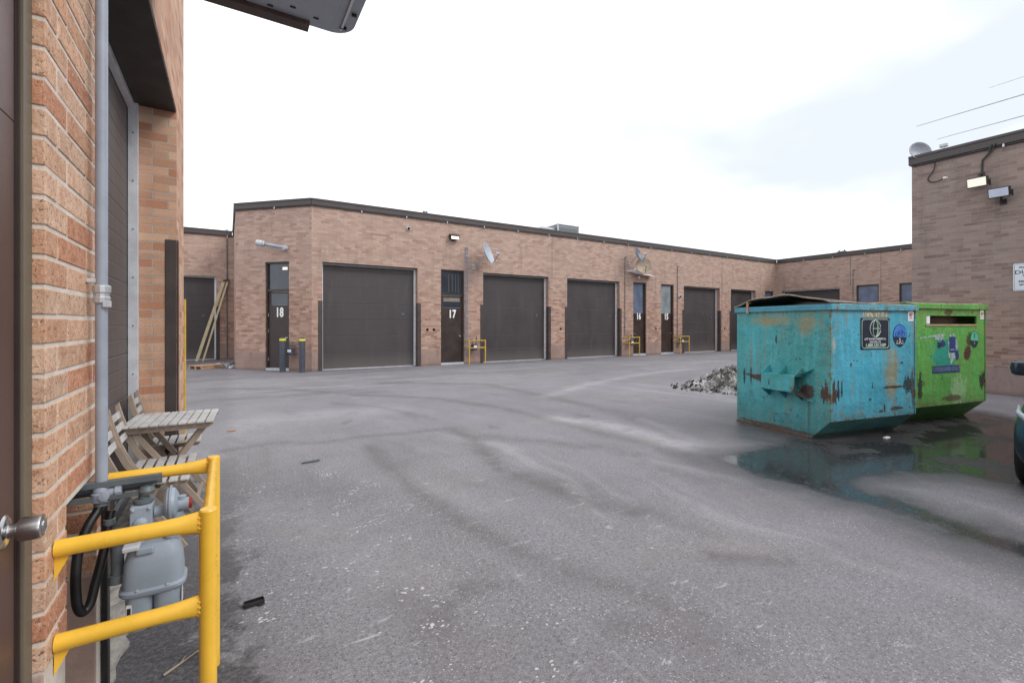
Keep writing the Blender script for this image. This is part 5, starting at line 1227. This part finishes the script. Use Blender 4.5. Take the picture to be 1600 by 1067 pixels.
for k in range(26):
    mb.M = T((random.uniform(-.3,.3), random.uniform(-.35,.35), random.uniform(.01,.10))) @ Matrix.Rotation(random.random()*6, 4, Vector((random.random(), random.random(), .2)).normalized())
    a = random.uniform(.04,.11); mb.add([(-a,-a,0),(a,-a*.7,.02),(a*.8,a,0),(-a,a*.6,.03)], [(0,1,2,3)])
o = mb.build('crumpled_foil', M_lgrey, None); o.location = (.02, 18.4, 0); tag(o, 'crumpled silvery foil beside the broken pallet', 'litter')
# ---- small ground litter
t = thing('plastic_clip', 'small black plastic tray shaped clip lying on the asphalt near the yellow guard', 'litter', (.118, 2.74, .006), radians(5))
mb = MB(); mb.box(-.045,.045,-.018,.018,0,.003); mb.box(-.045,.045,-.020,-.017,0,.018); mb.box(-.045,.045,.017,.020,0,.018); mb.box(-.047,-.044,-.018,.018,0,.016); mb.box(.044,.047,-.018,.018,0,.016); mb.build('tray', M_blackp, t, bevel=.001)
mb = MB(); mb.box(-.04,-.01,.02,.034,.004,.007); mb.box(.015,.045,-.034,-.02,.0,.003); mb.build('tab', M_blackp, t)
t = thing('twig', 'pale forked stick lying on the asphalt beside the yellow guard', 'stick', (-.16, 2.43, .004))
mb = MB(); mb.tube([(-.065,-.054,.002),(0,0,.003),(.062,.054,.003)], [.005,.004,.003], 7); mb.tube([(-.01,-.008,.004),(.005,.03,.006)], [.0035,.002], 6); mb.build('stick', M_wood, t)
mb = MB(); mb.prism([(-.05,0),(-.02,.03),(.03,.02),(.06,-.005),(.01,-.025)], 0, .006, 'z'); o = mb.build('fallen_leaf', mat('leaf_orange', (.45,.2,.07), .8), None); gx_, gy_ = .33, 7.6; o.location = (-.16+.2, 7.35, .006); tag(o, 'small orange leaf lying on the open asphalt', 'leaf')
mb = MB(); mb.bar((-.09,0,.01),(.09,.02,.012), .03, .008); o = mb.build('thin_stick', M_dpipe, None); o.location = (.75, 5.25, .002); tag(o, 'thin dark stick lying on the asphalt past the yellow guard', 'stick')
mb = MB(); mb.box(-.06,.06,-.02,.02,0,.02); o = mb.build('white_block', M_white, None, bevel=.004); o.location = (7.15, 2.52, .0); tag(o, 'small white block on the ground where the dumpsters meet', 'litter')
# ---- car at the right edge
car = thing('parked_car', 'dark blue grey car whose front corner and mirror show at the right edge', 'car', (5.539, .262, 0), radians(5.02))
M_cp = mat('car_paint_slate', (.022,.036,.052), .22, .3, var=.06, scale=2, bump=0); 
def loft_sec(secs, closed_ends=True):
    pts = []; faces = []; k = len(secs[0][1])
    for x, sec in secs:
        for y, z_ in sec: pts.append((x, y, z_))
        for y, z_ in sec[::-1]: pts.append((x, -y, z_))
    m_ = 2*k
    for i in range(len(secs)-1):
        for j in range(m_): j2 = (j+1) % m_; faces.append((i*m_+j, i*m_+j2, (i+1)*m_+j2, (i+1)*m_+j))
    faces.append(tuple(range(m_-1, -1, -1))); faces.append(tuple((len(secs)-1)*m_+j for j in range(m_)))
    return pts, faces
def bs(x, w_, zb, zs, zt): return (x, [(.25, zb), (w_*.86, zb), (w_*.97, zb+.12), (w_, (zb+zs)/2), (w_*.975, zs), (w_*.80, zt), (.25, zt+.02)])
secs = [bs(0,.54,.30,.52,.60), bs(.05,.72,.22,.58,.68), bs(.20,.83,.18,.64,.74), bs(.5,.885,.18,.70,.80), bs(.9,.875,.20,.76,.87), bs(1.3,.88,.20,.84,.94), bs(2.2,.885,.20,.88,.97), bs(3.2,.88,.20,.90,.99), bs(3.8,.84,.22,.88,.98), bs(4.15,.74,.30,.84,.94), bs(4.25,.6,.36,.80,.86)]
p_, f_ = loft_sec(secs); mb = MB(); mb.add(p_, f_); body = mb.build('body', M_cp, car, smooth=True, subsurf=2)
cut = MB()
for xw in (.82, 3.42):
    for sy in (-1, 1): cut.tube([(xw, sy*.60, .325), (xw, sy*1.1, .325)], .365, 36)
cu = cut.build('arch_cutter', M_blackp, car); bo = body.modifiers.new('arch', 'BOOLEAN'); bo.object = cu; bo.operation = 'DIFFERENCE'; bo.solver = 'EXACT'
bpy.context.view_layer.update(); nm = bpy.data.meshes.new_from_object(body.evaluated_get(bpy.context.evaluated_depsgraph_get()))
body.modifiers.clear(); body.data = nm; bpy.data.objects.remove(cu)
nm.set_sharp_from_angle(angle=radians(35))
def gs(x, wb_, zb, wt, zt): return (x, [(.2, zb), (wb_, zb), ((wb_+wt)/2+.02, (zb+zt)/2), (wt, zt-.03), (wt*.7, zt)])
p_, f_ = loft_sec([gs(1.15,.70,.90,.60,.93), gs(1.95,.76,.93,.60,1.38), gs(2.5,.77,.94,.60,1.44), gs(3.2,.76,.95,.58,1.41), gs(3.95,.68,.95,.55,1.02)])
mb = MB(); mb.add(p_, f_); mb.build('windows', M_glassd, car, smooth=True, subsurf=1)
mb = MB(); mb.prism(rrect(1.95, 3.3, -.55, .55, .12, corners=(1,1,1,1)), 1.405, 1.455, 'z'); mb.build('roof', M_cp, car, bevel=.02)
for xw in (.82, 3.42):
    for sy in (-1, 1):
        mb = MB(); Mw = T((xw, sy*.762, .325)) @ Matrix.Rotation(radians(90), 4, 'X'); mb.lathe([(.20,-.10),(.30,-.105),(.325,-.085),(.327,0),(.325,.085),(.30,.105),(.20,.10)], 36, Mw); wh = mb.build('tyre', M_black, car, smooth=True)
        mb = MB(); mb.lathe([(0,-.07),(.06,-.08),(.19,-.06),(.205,-.095),(.205,.095),(.19,.06),(.06,.08),(0,.07)], 30, Mw); mb.build('rim', M_lgrey, wh, smooth=True)
for sy in (-1, 1):
    mb = MB(); mb.M = T((1.50, sy*.90, 1.005)) @ Matrix.Diagonal((1, sy, 1, 1)); loft(mb, [(-.075,.05,.06,0,0),(-.06,.085,.088,0,0),(0,.10,.10,0,.0),(.055,.085,.088,0,0),(.075,.05,.06,0,0)], 20, 2.6); mr = mb.build('wing_mirror', M_cp, car, smooth=True)
    mb = MB(); mb.bar((1.52, sy*.74, .955), (1.50, sy*.85, .985), .05, .04); mb.build('mirror_arm', M_blackp, mr)
    mb = MB(); mb.M = T((1.59, sy*.90, 1.005)); mb.box(0, .012, -.08, .08, -.055, .055); mb.build('mirror_glass', M_glassp, mr, bevel=.01)
    mb = MB(); mb.tube([(.09, sy*.62, .640), (.16, sy*.74, .655), (.30, sy*.815, .690), (.50, sy*.835, .735)], [.010,.026,.022,.008], 10); mb.build('headlight', glass('headlight_lens', (.30,.35,.37), .1), car, smooth=True)
mb = MB(); mb.box(-.015, .03, -.42, .42, .40, .52); mb.build('grille', M_blackp, car, bevel=.02)
